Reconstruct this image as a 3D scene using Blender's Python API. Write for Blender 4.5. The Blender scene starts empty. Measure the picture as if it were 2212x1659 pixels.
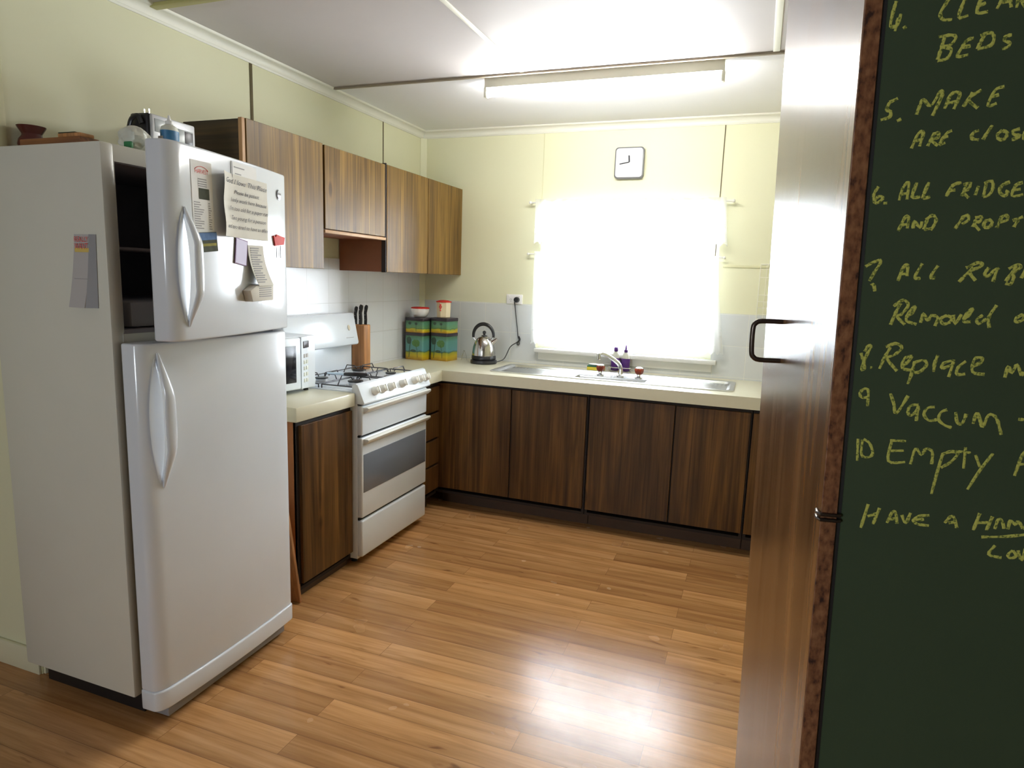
import bpy, bmesh, math, random
from mathutils import Vector, Matrix
random.seed(7)
SC = bpy.context.scene
COL = SC.collection
# ------------------------------------------------------------------ camera
cam_d = bpy.data.cameras.new('camera')
cam = bpy.data.objects.new('camera', cam_d)
COL.objects.link(cam)
F_PX, CX, CY, CZ, RX, RY, RZ = 1414.6735, 2.3244, -4.3086, 1.4748, 80.9226, 1.922, 20.2465
cam_d.sensor_width = 36.0
cam_d.lens = 36.0 * F_PX / 2212.0
cam_d.clip_start = 0.02
rot = Matrix.Rotation(math.radians(RZ), 4, 'Z') @ Matrix.Rotation(math.radians(RX), 4, 'X') @ Matrix.Rotation(math.radians(RY), 4, 'Z')
cam.matrix_world = Matrix.Translation((CX, CY, CZ)) @ rot
SC.camera = cam
# ------------------------------------------------------------------ view, world, daylight
SC.view_settings.view_transform = 'Standard'
SC.view_settings.look = 'None'
SC.view_settings.gamma = 1.0
SC.view_settings.use_curve_mapping = False
SC.view_settings.exposure = -0.24
SKY = 68.0          # overcast daylight
LAMP = 185.0         # fluorescent tube
world = bpy.data.worlds.new('overcast_sky')
SC.world = world
world.use_nodes = True
bg = world.node_tree.nodes['Background']
bg.inputs['Color'].default_value = (0.84, 0.92, 1.0, 1)
bg.inputs['Strength'].default_value = SKY
SC.cycles.use_denoising = True
SC.cycles.max_bounces = 10
SC.cycles.diffuse_bounces = 6
SC.cycles.glossy_bounces = 4
SC.cycles.transparent_max_bounces = 12
SC.cycles.sample_clamp_indirect = 8.0
SC.cycles.caustics_reflective = False
SC.cycles.caustics_refractive = False


def portal(name, loc, sx, sy, rot_euler):
    d = bpy.data.lights.new(name, 'AREA')
    d.shape = 'RECTANGLE'
    d.size, d.size_y = sx, sy
    d.cycles.is_portal = True
    o = bpy.data.objects.new(name, d)
    COL.objects.link(o)
    o.location = loc
    o.rotation_euler = rot_euler


portal('daylight_kitchen_window', (1.485, 0.11, 1.495), 1.18, 0.97, (math.radians(-90), 0, 0))
portal('daylight_added_window', (.9, -7.11, 1.5), .8, .52, (math.radians(90), 0, 0))

# ------------------------------------------------------------------ mesh builder
INV = {}            # object name -> matrix that takes world coordinates to its local frame


class B:
    def __init__(self, xf=None):
        self.bm = bmesh.new()
        self.mats = []
        self.xf = xf or Matrix.Identity(4)

    def mi(self, m):
        if m not in self.mats:
            self.mats.append(m)
        return self.mats.index(m)

    def _fin(self, vs, fs, m, xf=None):
        i = self.mi(m)
        for f in fs:
            f.material_index = i
            f.smooth = True
        M = self.xf @ xf if xf else self.xf
        for v in vs:
            v.co = M @ v.co

    def box(self, x0, x1, y0, y1, z0, z1, m, bev=0.0, seg=2, xf=None):
        r = bmesh.ops.create_cube(self.bm, size=1.0)
        vs = r['verts']
        for v in vs:
            v.co = Vector((x0 + (v.co.x + .5) * (x1 - x0), y0 + (v.co.y + .5) * (y1 - y0), z0 + (v.co.z + .5) * (z1 - z0)))
        fs = set(f for v in vs for f in v.link_faces)
        if bev > 0:
            es = list(set(e for v in vs for e in v.link_edges))
            bev = min(bev, .49 * min(abs(x1 - x0), abs(y1 - y0), abs(z1 - z0)))
            r = bmesh.ops.bevel(self.bm, geom=es, offset=bev, segments=seg, profile=.5, affect='EDGES')
            fs = set(r['faces']) | set(f for f in fs if f.is_valid)
            vs = set(v for f in fs for v in f.verts)
            fs = set(f for v in vs for f in v.link_faces)
        self._fin(list(vs), list(fs), m, xf)
        return self

    def prism(self, poly, axis, a, b, m, xf=None, bev=0.0, seg=2):
        """poly: 2D points in the two other axes (x: y,z / y: x,z / z: x,y), extruded along axis from a to b"""
        def P(p, t):
            return {'x': (t, p[0], p[1]), 'y': (p[0], t, p[1]), 'z': (p[0], p[1], t)}[axis]
        lo = [self.bm.verts.new(P(p, a)) for p in poly]
        hi = [self.bm.verts.new(P(p, b)) for p in poly]
        fs = [self.bm.faces.new(lo[::-1]), self.bm.faces.new(hi)]
        n = len(poly)
        caps = list(fs)
        for i in range(n):
            fs.append(self.bm.faces.new((lo[i], lo[(i + 1) % n], hi[(i + 1) % n], hi[i])))
        bmesh.ops.recalc_face_normals(self.bm, faces=fs)
        vs = lo + hi
        if bev > 0:
            es = list(set(e for f in caps for e in f.edges))
            r = bmesh.ops.bevel(self.bm, geom=es, offset=bev, segments=seg, profile=.5, affect='EDGES')
            fs = set(f for f in fs if f.is_valid) | set(r['faces'])
            vs = set(v for f in fs for v in f.verts)
            fs = set(f for v in vs for f in v.link_faces)
        self._fin(list(vs), list(fs), m, xf)
        return self

    def lathe(self, prof, c, m, seg=28, xf=None, axis='z', cap=True, sx=1.0, sy=1.0):
        rings, vs, fs = [], [], []
        for r, z in prof:
            ring = []
            for i in range(seg):
                a = 2 * math.pi * i / seg
                p = (r * math.cos(a) * sx, r * math.sin(a) * sy, z)
                if axis == 'x':
                    p = (p[2], p[0], p[1])
                elif axis == 'y':
                    p = (p[0], p[2], p[1])
                ring.append(self.bm.verts.new((p[0] + c[0], p[1] + c[1], p[2] + c[2])))
            rings.append(ring)
            vs += ring
        for a, b in zip(rings, rings[1:]):
            for i in range(seg):
                fs.append(self.bm.faces.new((a[i], a[(i + 1) % seg], b[(i + 1) % seg], b[i])))
        if cap:
            fs.append(self.bm.faces.new(rings[0][::-1]))
            fs.append(self.bm.faces.new(rings[-1]))
        bmesh.ops.recalc_face_normals(self.bm, faces=fs)
        self._fin(vs, fs, m, xf)
        return self

    def cyl(self, c, r, h, m, axis='z', seg=24, xf=None, bev=0.0):
        if bev:
            pr = [(r - bev, 0), (r, bev), (r, h - bev), (r - bev, h)]
        else:
            pr = [(r, 0), (r, h)]
        return self.lathe(pr, c, m, seg, xf, axis)

    def tube(self, pts, r, m, seg=10, closed=False, xf=None, flat=None, taper=None):
        P = [Vector(p) for p in pts]
        n = len(P)
        T = []
        for i in range(n):
            if closed:
                t = P[(i + 1) % n] - P[i - 1]
            else:
                t = P[min(i + 1, n - 1)] - P[max(i - 1, 0)]
            T.append(t.normalized() if t.length > 1e-9 else Vector((0, 0, 1)))
        up = Vector((0, 0, 1)) if abs(T[0].z) < .9 else Vector((0, 1, 0))
        if flat is not None:
            up = Vector(flat)
        N = (up - T[0] * up.dot(T[0])).normalized()
        rings, vs, fs = [], [], []
        for i in range(n):
            if flat is not None:
                N = Vector(flat)
            N = N - T[i] * N.dot(T[i])
            N.normalize()
            Bn = T[i].cross(N)
            ri = r[i] if isinstance(r, (list, tuple)) else r
            ra, rb = ri if isinstance(ri, (list, tuple)) else (ri, ri)
            ring = []
            for k in range(seg):
                a = 2 * math.pi * k / seg
                ring.append(self.bm.verts.new(P[i] + N * (math.cos(a) * ra) + Bn * (math.sin(a) * rb)))
            rings.append(ring)
            vs += ring
        pairs = list(zip(rings, rings[1:])) + ([(rings[-1], rings[0])] if closed else [])
        for a, b in pairs:
            for k in range(seg):
                fs.append(self.bm.faces.new((a[k], a[(k + 1) % seg], b[(k + 1) % seg], b[k])))
        if not closed:
            fs.append(self.bm.faces.new(rings[0][::-1]))
            fs.append(self.bm.faces.new(rings[-1]))
        bmesh.ops.recalc_face_normals(self.bm, faces=fs)
        self._fin(vs, fs, m, xf)
        return self

    def sphere(self, c, r, m, sx=1, sy=1, sz=1, seg=20, xf=None):
        k = 10
        pr = [(max(r * math.sin(math.pi * i / k), 1e-4) , -r * math.cos(math.pi * i / k) * sz) for i in range(k + 1)]
        return self.lathe(pr, c, m, seg, xf, 'z', True, sx, sy)

    def grid(self, fn, nu, nv, m, thick=0.0, xf=None, close=False):
        """surface fn(u,v)->point, u,v in 0..1; thick gives it a real thickness along its normal"""
        vs = [[self.bm.verts.new(fn(i / nu, j / nv)) for j in range(nv + 1)] for i in range(nu + 1)]
        fs = []
        for i in range(nu):
            for j in range(nv):
                fs.append(self.bm.faces.new((vs[i][j], vs[i + 1][j], vs[i + 1][j + 1], vs[i][j + 1])))
        allv = [v for row in vs for v in row]
        if thick:
            bmesh.ops.recalc_face_normals(self.bm, faces=fs)
            r = bmesh.ops.solidify(self.bm, geom=fs, thickness=thick)
            nf = [g for g in r['geom'] if isinstance(g, bmesh.types.BMFace)]
            fs = list(set(fs) | set(nf))
            fs = list(set(f for v in set(v for f in fs for v in f.verts) for f in v.link_faces))
            allv = list(set(v for f in fs for v in f.verts))
        self._fin(allv, fs, m, xf)
        return self

    def poly(self, pts, m, xf=None):
        vs = [self.bm.verts.new(p) for p in pts]
        f = self.bm.faces.new(vs)
        self._fin(vs, [f], m, xf)
        return self

    def text(self, s, size, m, xf, shear=0.0, align='LEFT', width=None):
        cu = bpy.data.curves.new('tmp', 'FONT')
        cu.body = s
        cu.size = size
        cu.shear = shear
        cu.align_x = align
        cu.resolution_u = 2
        to = bpy.data.objects.new('tmp', cu)
        COL.objects.link(to)
        dg = bpy.context.evaluated_depsgraph_get()
        me = bpy.data.meshes.new_from_object(to.evaluated_get(dg))
        k = 1.0
        if width and len(me.vertices):
            xs = [v.co.x for v in me.vertices]
            k = width / max(1e-6, max(xs) - min(xs))
        vmap = [self.bm.verts.new((v.co.x * k, v.co.y, v.co.z)) for v in me.vertices]
        fs = []
        for p in me.polygons:
            try:
                fs.append(self.bm.faces.new([vmap[i] for i in p.vertices]))
            except ValueError:
                pass
        self._fin(vmap, fs, m, xf)
        bpy.data.objects.remove(to)
        bpy.data.meshes.remove(me)
        bpy.data.curves.remove(cu)
        return self

    def obj(self, name, parent=None, sharp=35, origin=None):
        """parts: world coordinates are taken into the frame of their thing"""
        me = bpy.data.meshes.new(name)
        if parent is not None:
            inv = INV[parent.name]
            for v in self.bm.verts:
                v.co = inv @ v.co
            loc = None
        else:
            if origin is None and len(self.bm.verts):
                xs = [v.co for v in self.bm.verts]
                lo = Vector((min(p.x for p in xs), min(p.y for p in xs), min(p.z for p in xs)))
                hi = Vector((max(p.x for p in xs), max(p.y for p in xs), max(p.z for p in xs)))
                origin = Vector(((lo.x + hi.x) / 2, (lo.y + hi.y) / 2, lo.z))
            loc = Vector(origin)
            for v in self.bm.verts:
                v.co -= loc
        self.bm.to_mesh(me)
        self.bm.free()
        for m in self.mats:
            me.materials.append(m)
        me.set_sharp_from_angle(angle=math.radians(sharp))
        o = bpy.data.objects.new(name, me)
        COL.objects.link(o)
        if parent is not None:
            o.parent = parent
            INV[o.name] = INV[parent.name]
        else:
            o.location = loc
            INV[o.name] = Matrix.Translation(-loc)
        return o


def tag(o, label, cat, group=None):
    o['label'] = label
    o['category'] = cat
    if group:
        o['group'] = group
    return o


def thing(name, label, cat, loc, group=None):
    o = bpy.data.objects.new(name, None)
    o.empty_display_size = .05
    COL.objects.link(o)
    o.location = loc
    INV[o.name] = Matrix.Translation(-Vector(loc))
    return tag(o, label, cat, group)


def struct(o):
    o['kind'] = 'structure'
    return o


def smooth_path(pts, n=6, closed=False):
    P = [Vector(p) for p in pts]
    out = []
    L = len(P)
    rng = range(L if closed else L - 1)
    for i in rng:
        if closed:
            a, b, c, d = P[i - 1], P[i], P[(i + 1) % L], P[(i + 2) % L]
        else:
            a, b, c, d = P[max(i - 1, 0)], P[i], P[i + 1], P[min(i + 2, L - 1)]
        for k in range(n):
            t = k / n
            out.append(.5 * ((2 * b) + (c - a) * t + (2 * a - 5 * b + 4 * c - d) * t * t + (3 * b - a - 3 * c + d) * t ** 3))
    if not closed:
        out.append(P[-1])
    return out


def rounded_rect(w, h, r, n=5, cx=0, cy=0):
    pts = []
    for sx, sy, a0 in ((1, 1, 0), (-1, 1, 90), (-1, -1, 180), (1, -1, 270)):
        for k in range(n + 1):
            a = math.radians(a0 + 90 * k / n)
            pts.append((cx + sx * (w / 2 - r) + r * math.cos(a), cy + sy * (h / 2 - r) + r * math.sin(a)))
    return pts


# ------------------------------------------------------------------ materials
def new_mat(name):
    m = bpy.data.materials.new(name)
    m.use_nodes = True
    return m, m.node_tree.nodes, m.node_tree.links, m.node_tree.nodes['Principled BSDF']


def plain(name, col, rough=.5, metal=0.0, spec=.5, bump=0.0, bscale=200.0, var=0.0, vscale=6.0, coat=0.0, trans=0.0, alpha=1.0, emit=None):
    """principled with a little procedural mottling so that nothing is perfectly flat"""
    m, N, L, p = new_mat(name)
    p.inputs['Roughness'].default_value = rough
    p.inputs['Metallic'].default_value = metal
    p.inputs['Specular IOR Level'].default_value = spec
    p.inputs['Coat Weight'].default_value = coat
    p.inputs['Transmission Weight'].default_value = trans
    p.inputs['Alpha'].default_value = alpha
    tc = N.new('ShaderNodeTexCoord')
    nz = N.new('ShaderNodeTexNoise')
    nz.inputs['Scale'].default_value = vscale
    nz.inputs['Detail'].default_value = 4
    L.new(tc.outputs['Object'], nz.inputs['Vector'])
    mx = N.new('ShaderNodeMix')
    mx.data_type = 'RGBA'
    v = var if var else .03
    mx.inputs['A'].default_value = tuple(c * (1 - v) for c in col) + (1,)
    mx.inputs['B'].default_value = tuple(min(1, c * (1 + v)) for c in col) + (1,)
    L.new(nz.outputs['Fac'], mx.inputs['Factor'])
    L.new(mx.outputs['Result'], p.inputs['Base Color'])
    if bump:
        nb = N.new('ShaderNodeTexNoise')
        nb.inputs['Scale'].default_value = bscale
        nb.inputs['Detail'].default_value = 3
        L.new(tc.outputs['Object'], nb.inputs['Vector'])
        b = N.new('ShaderNodeBump')
        b.inputs['Strength'].default_value = bump
        b.inputs['Distance'].default_value = .002
        L.new(nb.outputs['Fac'], b.inputs['Height'])
        L.new(b.outputs['Normal'], p.inputs['Normal'])
    if emit:
        p.inputs['Emission Color'].default_value = tuple(emit[:3]) + (1,)
        p.inputs['Emission Strength'].default_value = emit[3]
    return m


def ramp(N, stops):
    r = N.new('ShaderNodeValToRGB')
    e = r.color_ramp.elements
    while len(e) < len(stops):
        e.new(.5)
    for k, (pos, c) in enumerate(stops):
        e[k].position = pos
        e[k].color = tuple(c) + (1,)
    return r


def wood(name, dark, mid, light, rough=.35, along='z', scale=1.0, lines=.5, spec=.5, bump=.05, grain=.6, knots=0.0):
    """wood laminate with grain along one axis"""
    m, N, L, p = new_mat(name)
    tc = N.new('ShaderNodeTexCoord')
    oi = N.new('ShaderNodeObjectInfo')
    add = N.new('ShaderNodeVectorMath')
    add.operation = 'ADD'
    mul = N.new('ShaderNodeVectorMath')
    mul.operation = 'SCALE'
    comb = N.new('ShaderNodeCombineXYZ')
    for k in range(3):
        L.new(oi.outputs['Random'], comb.inputs[k])
    mul.inputs['Scale'].default_value = 17.0
    L.new(comb.outputs[0], mul.inputs[0])
    L.new(tc.outputs['Object'], add.inputs[0])
    L.new(mul.outputs[0], add.inputs[1])

    def noise(sc_across, sc_along, detail=4, dist=0.0):
        mp = N.new('ShaderNodeMapping')
        s = [sc_across * scale] * 3
        s['xyz'.index(along)] = sc_along * scale
        mp.inputs['Scale'].default_value = s
        L.new(add.outputs[0], mp.inputs['Vector'])
        nz = N.new('ShaderNodeTexNoise')
        nz.inputs['Scale'].default_value = 1.0
        nz.inputs['Detail'].default_value = detail
        nz.inputs['Distortion'].default_value = dist
        L.new(mp.outputs[0], nz.inputs['Vector'])
        return nz
    broad = noise(8, .75, 3, 1.6)
    fine = noise(75, 1.6, 5, .3)
    strip = noise(14, .05, 1, 0)
    r1 = ramp(N, [(.28, dark), (.5, mid), (.72, light)])
    L.new(broad.outputs['Fac'], r1.inputs['Fac'])
    r2 = ramp(N, [(.3, (.45, .42, .40)), (.55, (1, 1, 1)), (.75, (1.0, .97, .9))])
    L.new(fine.outputs['Fac'], r2.inputs['Fac'])
    m1 = N.new('ShaderNodeMix')
    m1.data_type = 'RGBA'
    m1.blend_type = 'MULTIPLY'
    m1.inputs['Factor'].default_value = .75
    L.new(r1.outputs[0], m1.inputs['A'])
    L.new(r2.outputs[0], m1.inputs['B'])
    streak = noise(38, 1.1, 4, 2.2)
    rs = ramp(N, [(.36, (.60, .56, .50)), (.5, (1, 1, 1)), (.68, (1.15, 1.12, 1.05))])
    L.new(streak.outputs['Fac'], rs.inputs['Fac'])
    ms = N.new('ShaderNodeMix')
    ms.data_type = 'RGBA'
    ms.blend_type = 'MULTIPLY'
    ms.inputs['Factor'].default_value = grain
    L.new(m1.outputs['Result'], ms.inputs['A'])
    L.new(rs.outputs[0], ms.inputs['B'])
    kn = N.new('ShaderNodeTexVoronoi')
    kn.inputs['Scale'].default_value = 1.0
    kmap = N.new('ShaderNodeMapping')
    ks = [5.0 * scale] * 3
    ks['xyz'.index(along)] = 2.1 * scale
    kmap.inputs['Scale'].default_value = ks
    L.new(add.outputs[0], kmap.inputs['Vector'])
    L.new(kmap.outputs[0], kn.inputs['Vector'])
    rk = ramp(N, [(.0, (.28, .22, .18)), (.06, (.45, .38, .32)), (.10, (1.2, 1.1, .9)), (.19, (1, 1, 1))])
    L.new(kn.outputs['Distance'], rk.inputs['Fac'])
    mk = N.new('ShaderNodeMix')
    mk.data_type = 'RGBA'
    mk.blend_type = 'MULTIPLY'
    mk.inputs['Factor'].default_value = knots
    L.new(ms.outputs['Result'], mk.inputs['A'])
    L.new(rk.outputs[0], mk.inputs['B'])
    tone = noise(10.5, .03, 0, 0)
    rt = ramp(N, [(.30, (.74, .72, .70)), (.42, (1.06, 1.05, 1.02)), (.50, (.86, .85, .83)), (.60, (1.12, 1.10, 1.05)), (.72, (.82, .80, .78))])
    L.new(tone.outputs['Fac'], rt.inputs['Fac'])
    mt = N.new('ShaderNodeMix')
    mt.data_type = 'RGBA'
    mt.blend_type = 'MULTIPLY'
    mt.inputs['Factor'].default_value = .55 if knots else 0.0
    L.new(mk.outputs['Result'], mt.inputs['A'])
    L.new(rt.outputs[0], mt.inputs['B'])
    m1 = mt
    # narrow dark vertical lines between veneer strips
    r3 = ramp(N, [(.485, (1, 1, 1)), (.5, (.35, .3, .28)), (.515, (1, 1, 1))])
    L.new(strip.outputs['Fac'], r3.inputs['Fac'])
    m2 = N.new('ShaderNodeMix')
    m2.data_type = 'RGBA'
    m2.blend_type = 'MULTIPLY'
    m2.inputs['Factor'].default_value = lines
    L.new(m1.outputs['Result'], m2.inputs['A'])
    L.new(r3.outputs[0], m2.inputs['B'])
    L.new(m2.outputs['Result'], p.inputs['Base Color'])
    p.inputs['Roughness'].default_value = rough
    p.inputs['Specular IOR Level'].default_value = spec
    b = N.new('ShaderNodeBump')
    b.inputs['Strength'].default_value = bump
    b.inputs['Distance'].default_value = .001
    L.new(fine.outputs['Fac'], b.inputs['Height'])
    L.new(b.outputs['Normal'], p.inputs['Normal'])
    return m


def planks(name):
    m, N, L, p = new_mat(name)
    tc = N.new('ShaderNodeTexCoord')
    br = N.new('ShaderNodeTexBrick')
    br.offset = .37
    br.offset_frequency = 2
    br.inputs['Scale'].default_value = 1.0
    br.inputs['Brick Width'].default_value = 1.05
    br.inputs['Row Height'].default_value = .098
    br.inputs['Mortar Size'].default_value = .0009
    br.inputs['Mortar Smooth'].default_value = .2
    br.inputs['Bias'].default_value = 0.0
    br.inputs['Color1'].default_value = (0, 0, 0, 1)
    br.inputs['Color2'].default_value = (1, 1, 1, 1)
    br.inputs['Mortar'].default_value = (.5, .5, .5, 1)
    L.new(tc.outputs['Object'], br.inputs['Vector'])
    # shift the grain from plank to plank
    sc = N.new('ShaderNodeVectorMath')
    sc.operation = 'SCALE'
    sc.inputs['Scale'].default_value = 31.0
    L.new(br.outputs['Color'], sc.inputs[0])
    ad = N.new('ShaderNodeVectorMath')
    ad.operation = 'ADD'
    L.new(tc.outputs['Object'], ad.inputs[0])
    L.new(sc.outputs[0], ad.inputs[1])

    def noise(s, det=4, dist=0.0):
        mp = N.new('ShaderNodeMapping')
        mp.inputs['Scale'].default_value = s
        L.new(ad.outputs[0], mp.inputs['Vector'])
        nz = N.new('ShaderNodeTexNoise')
        nz.inputs['Scale'].default_value = 1.0
        nz.inputs['Detail'].default_value = det
        nz.inputs['Distortion'].default_value = dist
        L.new(mp.outputs[0], nz.inputs['Vector'])
        return nz
    a = noise((1.6, 22, 1), 5, .8)
    f = noise((6, 130, 1), 4)
    k = noise((7, 26, 1), 2, .5)
    r1 = ramp(N, [(.25, (.35, .168, .060)), (.5, (.52, .268, .106)), (.75, (.63, .348, .155))])
    L.new(a.outputs['Fac'], r1.inputs['Fac'])
    tint = ramp(N, [(0, (.76, .72, .67)), (.5, (.94, .94, .94)), (1, (1.10, 1.09, 1.07))])
    L.new(br.outputs['Color'], tint.inputs['Fac'])
    m1 = N.new('ShaderNodeMix'); m1.data_type = 'RGBA'; m1.blend_type = 'MULTIPLY'
    m1.inputs['Factor'].default_value = 1.0
    L.new(r1.outputs[0], m1.inputs['A'])
    L.new(tint.outputs[0], m1.inputs['B'])
    r2 = ramp(N, [(.3, (.72, .68, .62)), (.6, (1, 1, 1))])
    L.new(f.outputs['Fac'], r2.inputs['Fac'])
    m2 = N.new('ShaderNodeMix'); m2.data_type = 'RGBA'; m2.blend_type = 'MULTIPLY'
    m2.inputs['Factor'].default_value = .55
    L.new(m1.outputs['Result'], m2.inputs['A'])
    L.new(r2.outputs[0], m2.inputs['B'])
    r4 = ramp(N, [(.68, (1, 1, 1)), (.78, (.38, .28, .2))])
    L.new(k.outputs['Fac'], r4.inputs['Fac'])
    m4 = N.new('ShaderNodeMix'); m4.data_type = 'RGBA'; m4.blend_type = 'MULTIPLY'
    m4.inputs['Factor'].default_value = .8
    L.new(m2.outputs['Result'], m4.inputs['A'])
    L.new(r4.outputs[0], m4.inputs['B'])
    # printed bevel: each strip is a little darker along one long edge
    sx_ = N.new('ShaderNodeSeparateXYZ'); L.new(tc.outputs['Object'], sx_.inputs[0])
    dv = N.new('ShaderNodeMath'); dv.operation = 'DIVIDE'; dv.inputs[1].default_value = .098
    L.new(sx_.outputs['Y'], dv.inputs[0])
    fc = N.new('ShaderNodeMath'); fc.operation = 'FRACT'; L.new(dv.outputs[0], fc.inputs[0])
    rb = ramp(N, [(0, (.74, .70, .64)), (.16, (.92, .91, .89)), (.45, (1, 1, 1)), (.9, (1.08, 1.07, 1.05)), (1, (.95, .94, .92))])
    L.new(fc.outputs[0], rb.inputs['Fac'])
    m5 = N.new('ShaderNodeMix'); m5.data_type = 'RGBA'; m5.blend_type = 'MULTIPLY'; m5.inputs['Factor'].default_value = .85
    L.new(m4.outputs['Result'], m5.inputs['A']); L.new(rb.outputs[0], m5.inputs['B'])
    m4 = m5
    m3 = N.new('ShaderNodeMix'); m3.data_type = 'RGBA'
    m3.inputs['B'].default_value = (.13, .055, .02, 1)
    mm = N.new('ShaderNodeMath'); mm.operation = 'MULTIPLY'; mm.inputs[1].default_value = .75
    L.new(br.outputs['Fac'], mm.inputs[0])
    L.new(mm.outputs[0], m3.inputs['Factor'])
    L.new(m4.outputs['Result'], m3.inputs['A'])
    L.new(m3.outputs['Result'], p.inputs['Base Color'])
    big = N.new('ShaderNodeTexNoise')
    big.inputs['Scale'].default_value = 5.0
    L.new(tc.outputs['Object'], big.inputs['Vector'])
    rr = N.new('ShaderNodeMapRange')
    rr.inputs['To Min'].default_value = .19
    rr.inputs['To Max'].default_value = .31
    L.new(big.outputs['Fac'], rr.inputs['Value'])
    L.new(rr.outputs[0], p.inputs['Roughness'])
    b = N.new('ShaderNodeBump')
    b.inputs['Strength'].default_value = .03
    b.inputs['Distance'].default_value = .001
    L.new(f.outputs['Fac'], b.inputs['Height'])
    L.new(b.outputs['Normal'], p.inputs['Normal'])
    return m


def tiles(name, ax, col, grout, size=.197, off=(0, 0)):
    m, N, L, p = new_mat(name)
    tc = N.new('ShaderNodeTexCoord')
    sp = N.new('ShaderNodeSeparateXYZ')
    L.new(tc.outputs['Object'], sp.inputs[0])
    cb = N.new('ShaderNodeCombineXYZ')
    for k, o_ in enumerate((ax, 'Z')):
        ad = N.new('ShaderNodeMath'); ad.operation = 'ADD'; ad.inputs[1].default_value = off[k]
        L.new(sp.outputs[o_], ad.inputs[0])
        L.new(ad.outputs[0], cb.inputs[k])
    br = N.new('ShaderNodeTexBrick')
    br.offset = 0.0
    br.inputs['Scale'].default_value = 1.0
    br.inputs['Brick Width'].default_value = size
    br.inputs['Row Height'].default_value = size
    br.inputs['Mortar Size'].default_value = .0018
    br.inputs['Mortar Smooth'].default_value = .3
    br.inputs['Color1'].default_value = tuple(col) + (1,)
    br.inputs['Color2'].default_value = tuple(c * .97 for c in col) + (1,)
    br.inputs['Mortar'].default_value = tuple(grout) + (1,)
    L.new(cb.outputs[0], br.inputs['Vector'])
    L.new(br.outputs['Color'], p.inputs['Base Color'])
    p.inputs['Roughness'].default_value = .22
    b = N.new('ShaderNodeBump')
    b.invert = True
    b.inputs['Strength'].default_value = .4
    b.inputs['Distance'].default_value = .001
    L.new(br.outputs['Fac'], b.inputs['Height'])
    L.new(b.outputs['Normal'], p.inputs['Normal'])
    return m


def glass(name, tint=(1, 1, 1), refl=.08):
    m, N, L, p = new_mat(name)
    N.remove(p)
    out = N['Material Output']
    t = N.new('ShaderNodeBsdfTransparent'); t.inputs['Color'].default_value = tuple(tint) + (1,)
    g = N.new('ShaderNodeBsdfGlossy'); g.inputs['Roughness'].default_value = .03
    fr = N.new('ShaderNodeFresnel'); fr.inputs['IOR'].default_value = 1.45
    mx = N.new('ShaderNodeMixShader')
    L.new(fr.outputs[0], mx.inputs[0]); L.new(t.outputs[0], mx.inputs[1]); L.new(g.outputs[0], mx.inputs[2])
    L.new(mx.outputs[0], out.inputs['Surface'])
    return m


def lace(name, open_amt, z_lace, ztop):
    """sheer white curtain cloth; below z_lace (object space) an open eyelet pattern"""
    m, N, L, p = new_mat(name)
    N.remove(p)
    out = N['Material Output']
    tc = N.new('ShaderNodeTexCoord')
    df = N.new('ShaderNodeBsdfDiffuse'); df.inputs['Color'].default_value = (.87, .87, .85, 1)
    tl = N.new('ShaderNodeBsdfTranslucent'); tl.inputs['Color'].default_value = (.9, .9, .88, 1)
    tr = N.new('ShaderNodeBsdfTransparent')
    m1 = N.new('ShaderNodeMixShader'); m1.inputs[0].default_value = .5
    L.new(df.outputs[0], m1.inputs[1]); L.new(tl.outputs[0], m1.inputs[2])
    vo = N.new('ShaderNodeTexVoronoi'); vo.inputs['Scale'].default_value = 42.0
    L.new(tc.outputs['Object'], vo.inputs['Vector'])
    lt = N.new('ShaderNodeMath'); lt.operation = 'LESS_THAN'; lt.inputs[1].default_value = .27
    L.new(vo.outputs['Distance'], lt.inputs[0])
    sp = N.new('ShaderNodeSeparateXYZ')
    L.new(tc.outputs['Object'], sp.inputs[0])
    band = N.new('ShaderNodeMath'); band.operation = 'LESS_THAN'; band.inputs[1].default_value = z_lace
    L.new(sp.outputs['Z'], band.inputs[0])
    mu = N.new('ShaderNodeMath'); mu.operation = 'MULTIPLY'
    L.new(lt.outputs[0], mu.inputs[0]); L.new(band.outputs[0], mu.inputs[1])
    mr = N.new('ShaderNodeMapRange')
    mr.inputs['To Min'].default_value = open_amt
    mr.inputs['To Max'].default_value = .85
    L.new(mu.outputs[0], mr.inputs['Value'])
    m2 = N.new('ShaderNodeMixShader')
    L.new(mr.outputs[0], m2.inputs[0]); L.new(m1.outputs[0], m2.inputs[1]); L.new(tr.outputs[0], m2.inputs[2])
    L.new(m2.outputs[0], out.inputs['Surface'])
    return m


def chipboard(name):
    m, N, L, p = new_mat(name)
    tc = N.new('ShaderNodeTexCoord')
    nz = N.new('ShaderNodeTexNoise'); nz.inputs['Scale'].default_value = 130; nz.inputs['Detail'].default_value = 4
    mp = N.new('ShaderNodeMapping'); mp.inputs['Scale'].default_value = (1, 1, .55)
    L.new(tc.outputs['Object'], mp.inputs['Vector']); L.new(mp.outputs[0], nz.inputs['Vector'])
    r = ramp(N, [(.30, (.035, .011, .005)), (.44, (.17, .062, .022)), (.70, (.30, .135, .055))])
    L.new(nz.outputs['Fac'], r.inputs['Fac'])
    L.new(r.outputs[0], p.inputs['Base Color'])
    p.inputs['Roughness'].default_value = .85
    b = N.new('ShaderNodeBump'); b.inputs['Strength'].default_value = .7; b.inputs['Distance'].default_value = .002
    L.new(nz.outputs['Fac'], b.inputs['Height']); L.new(b.outputs['Normal'], p.inputs['Normal'])
    return m


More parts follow.
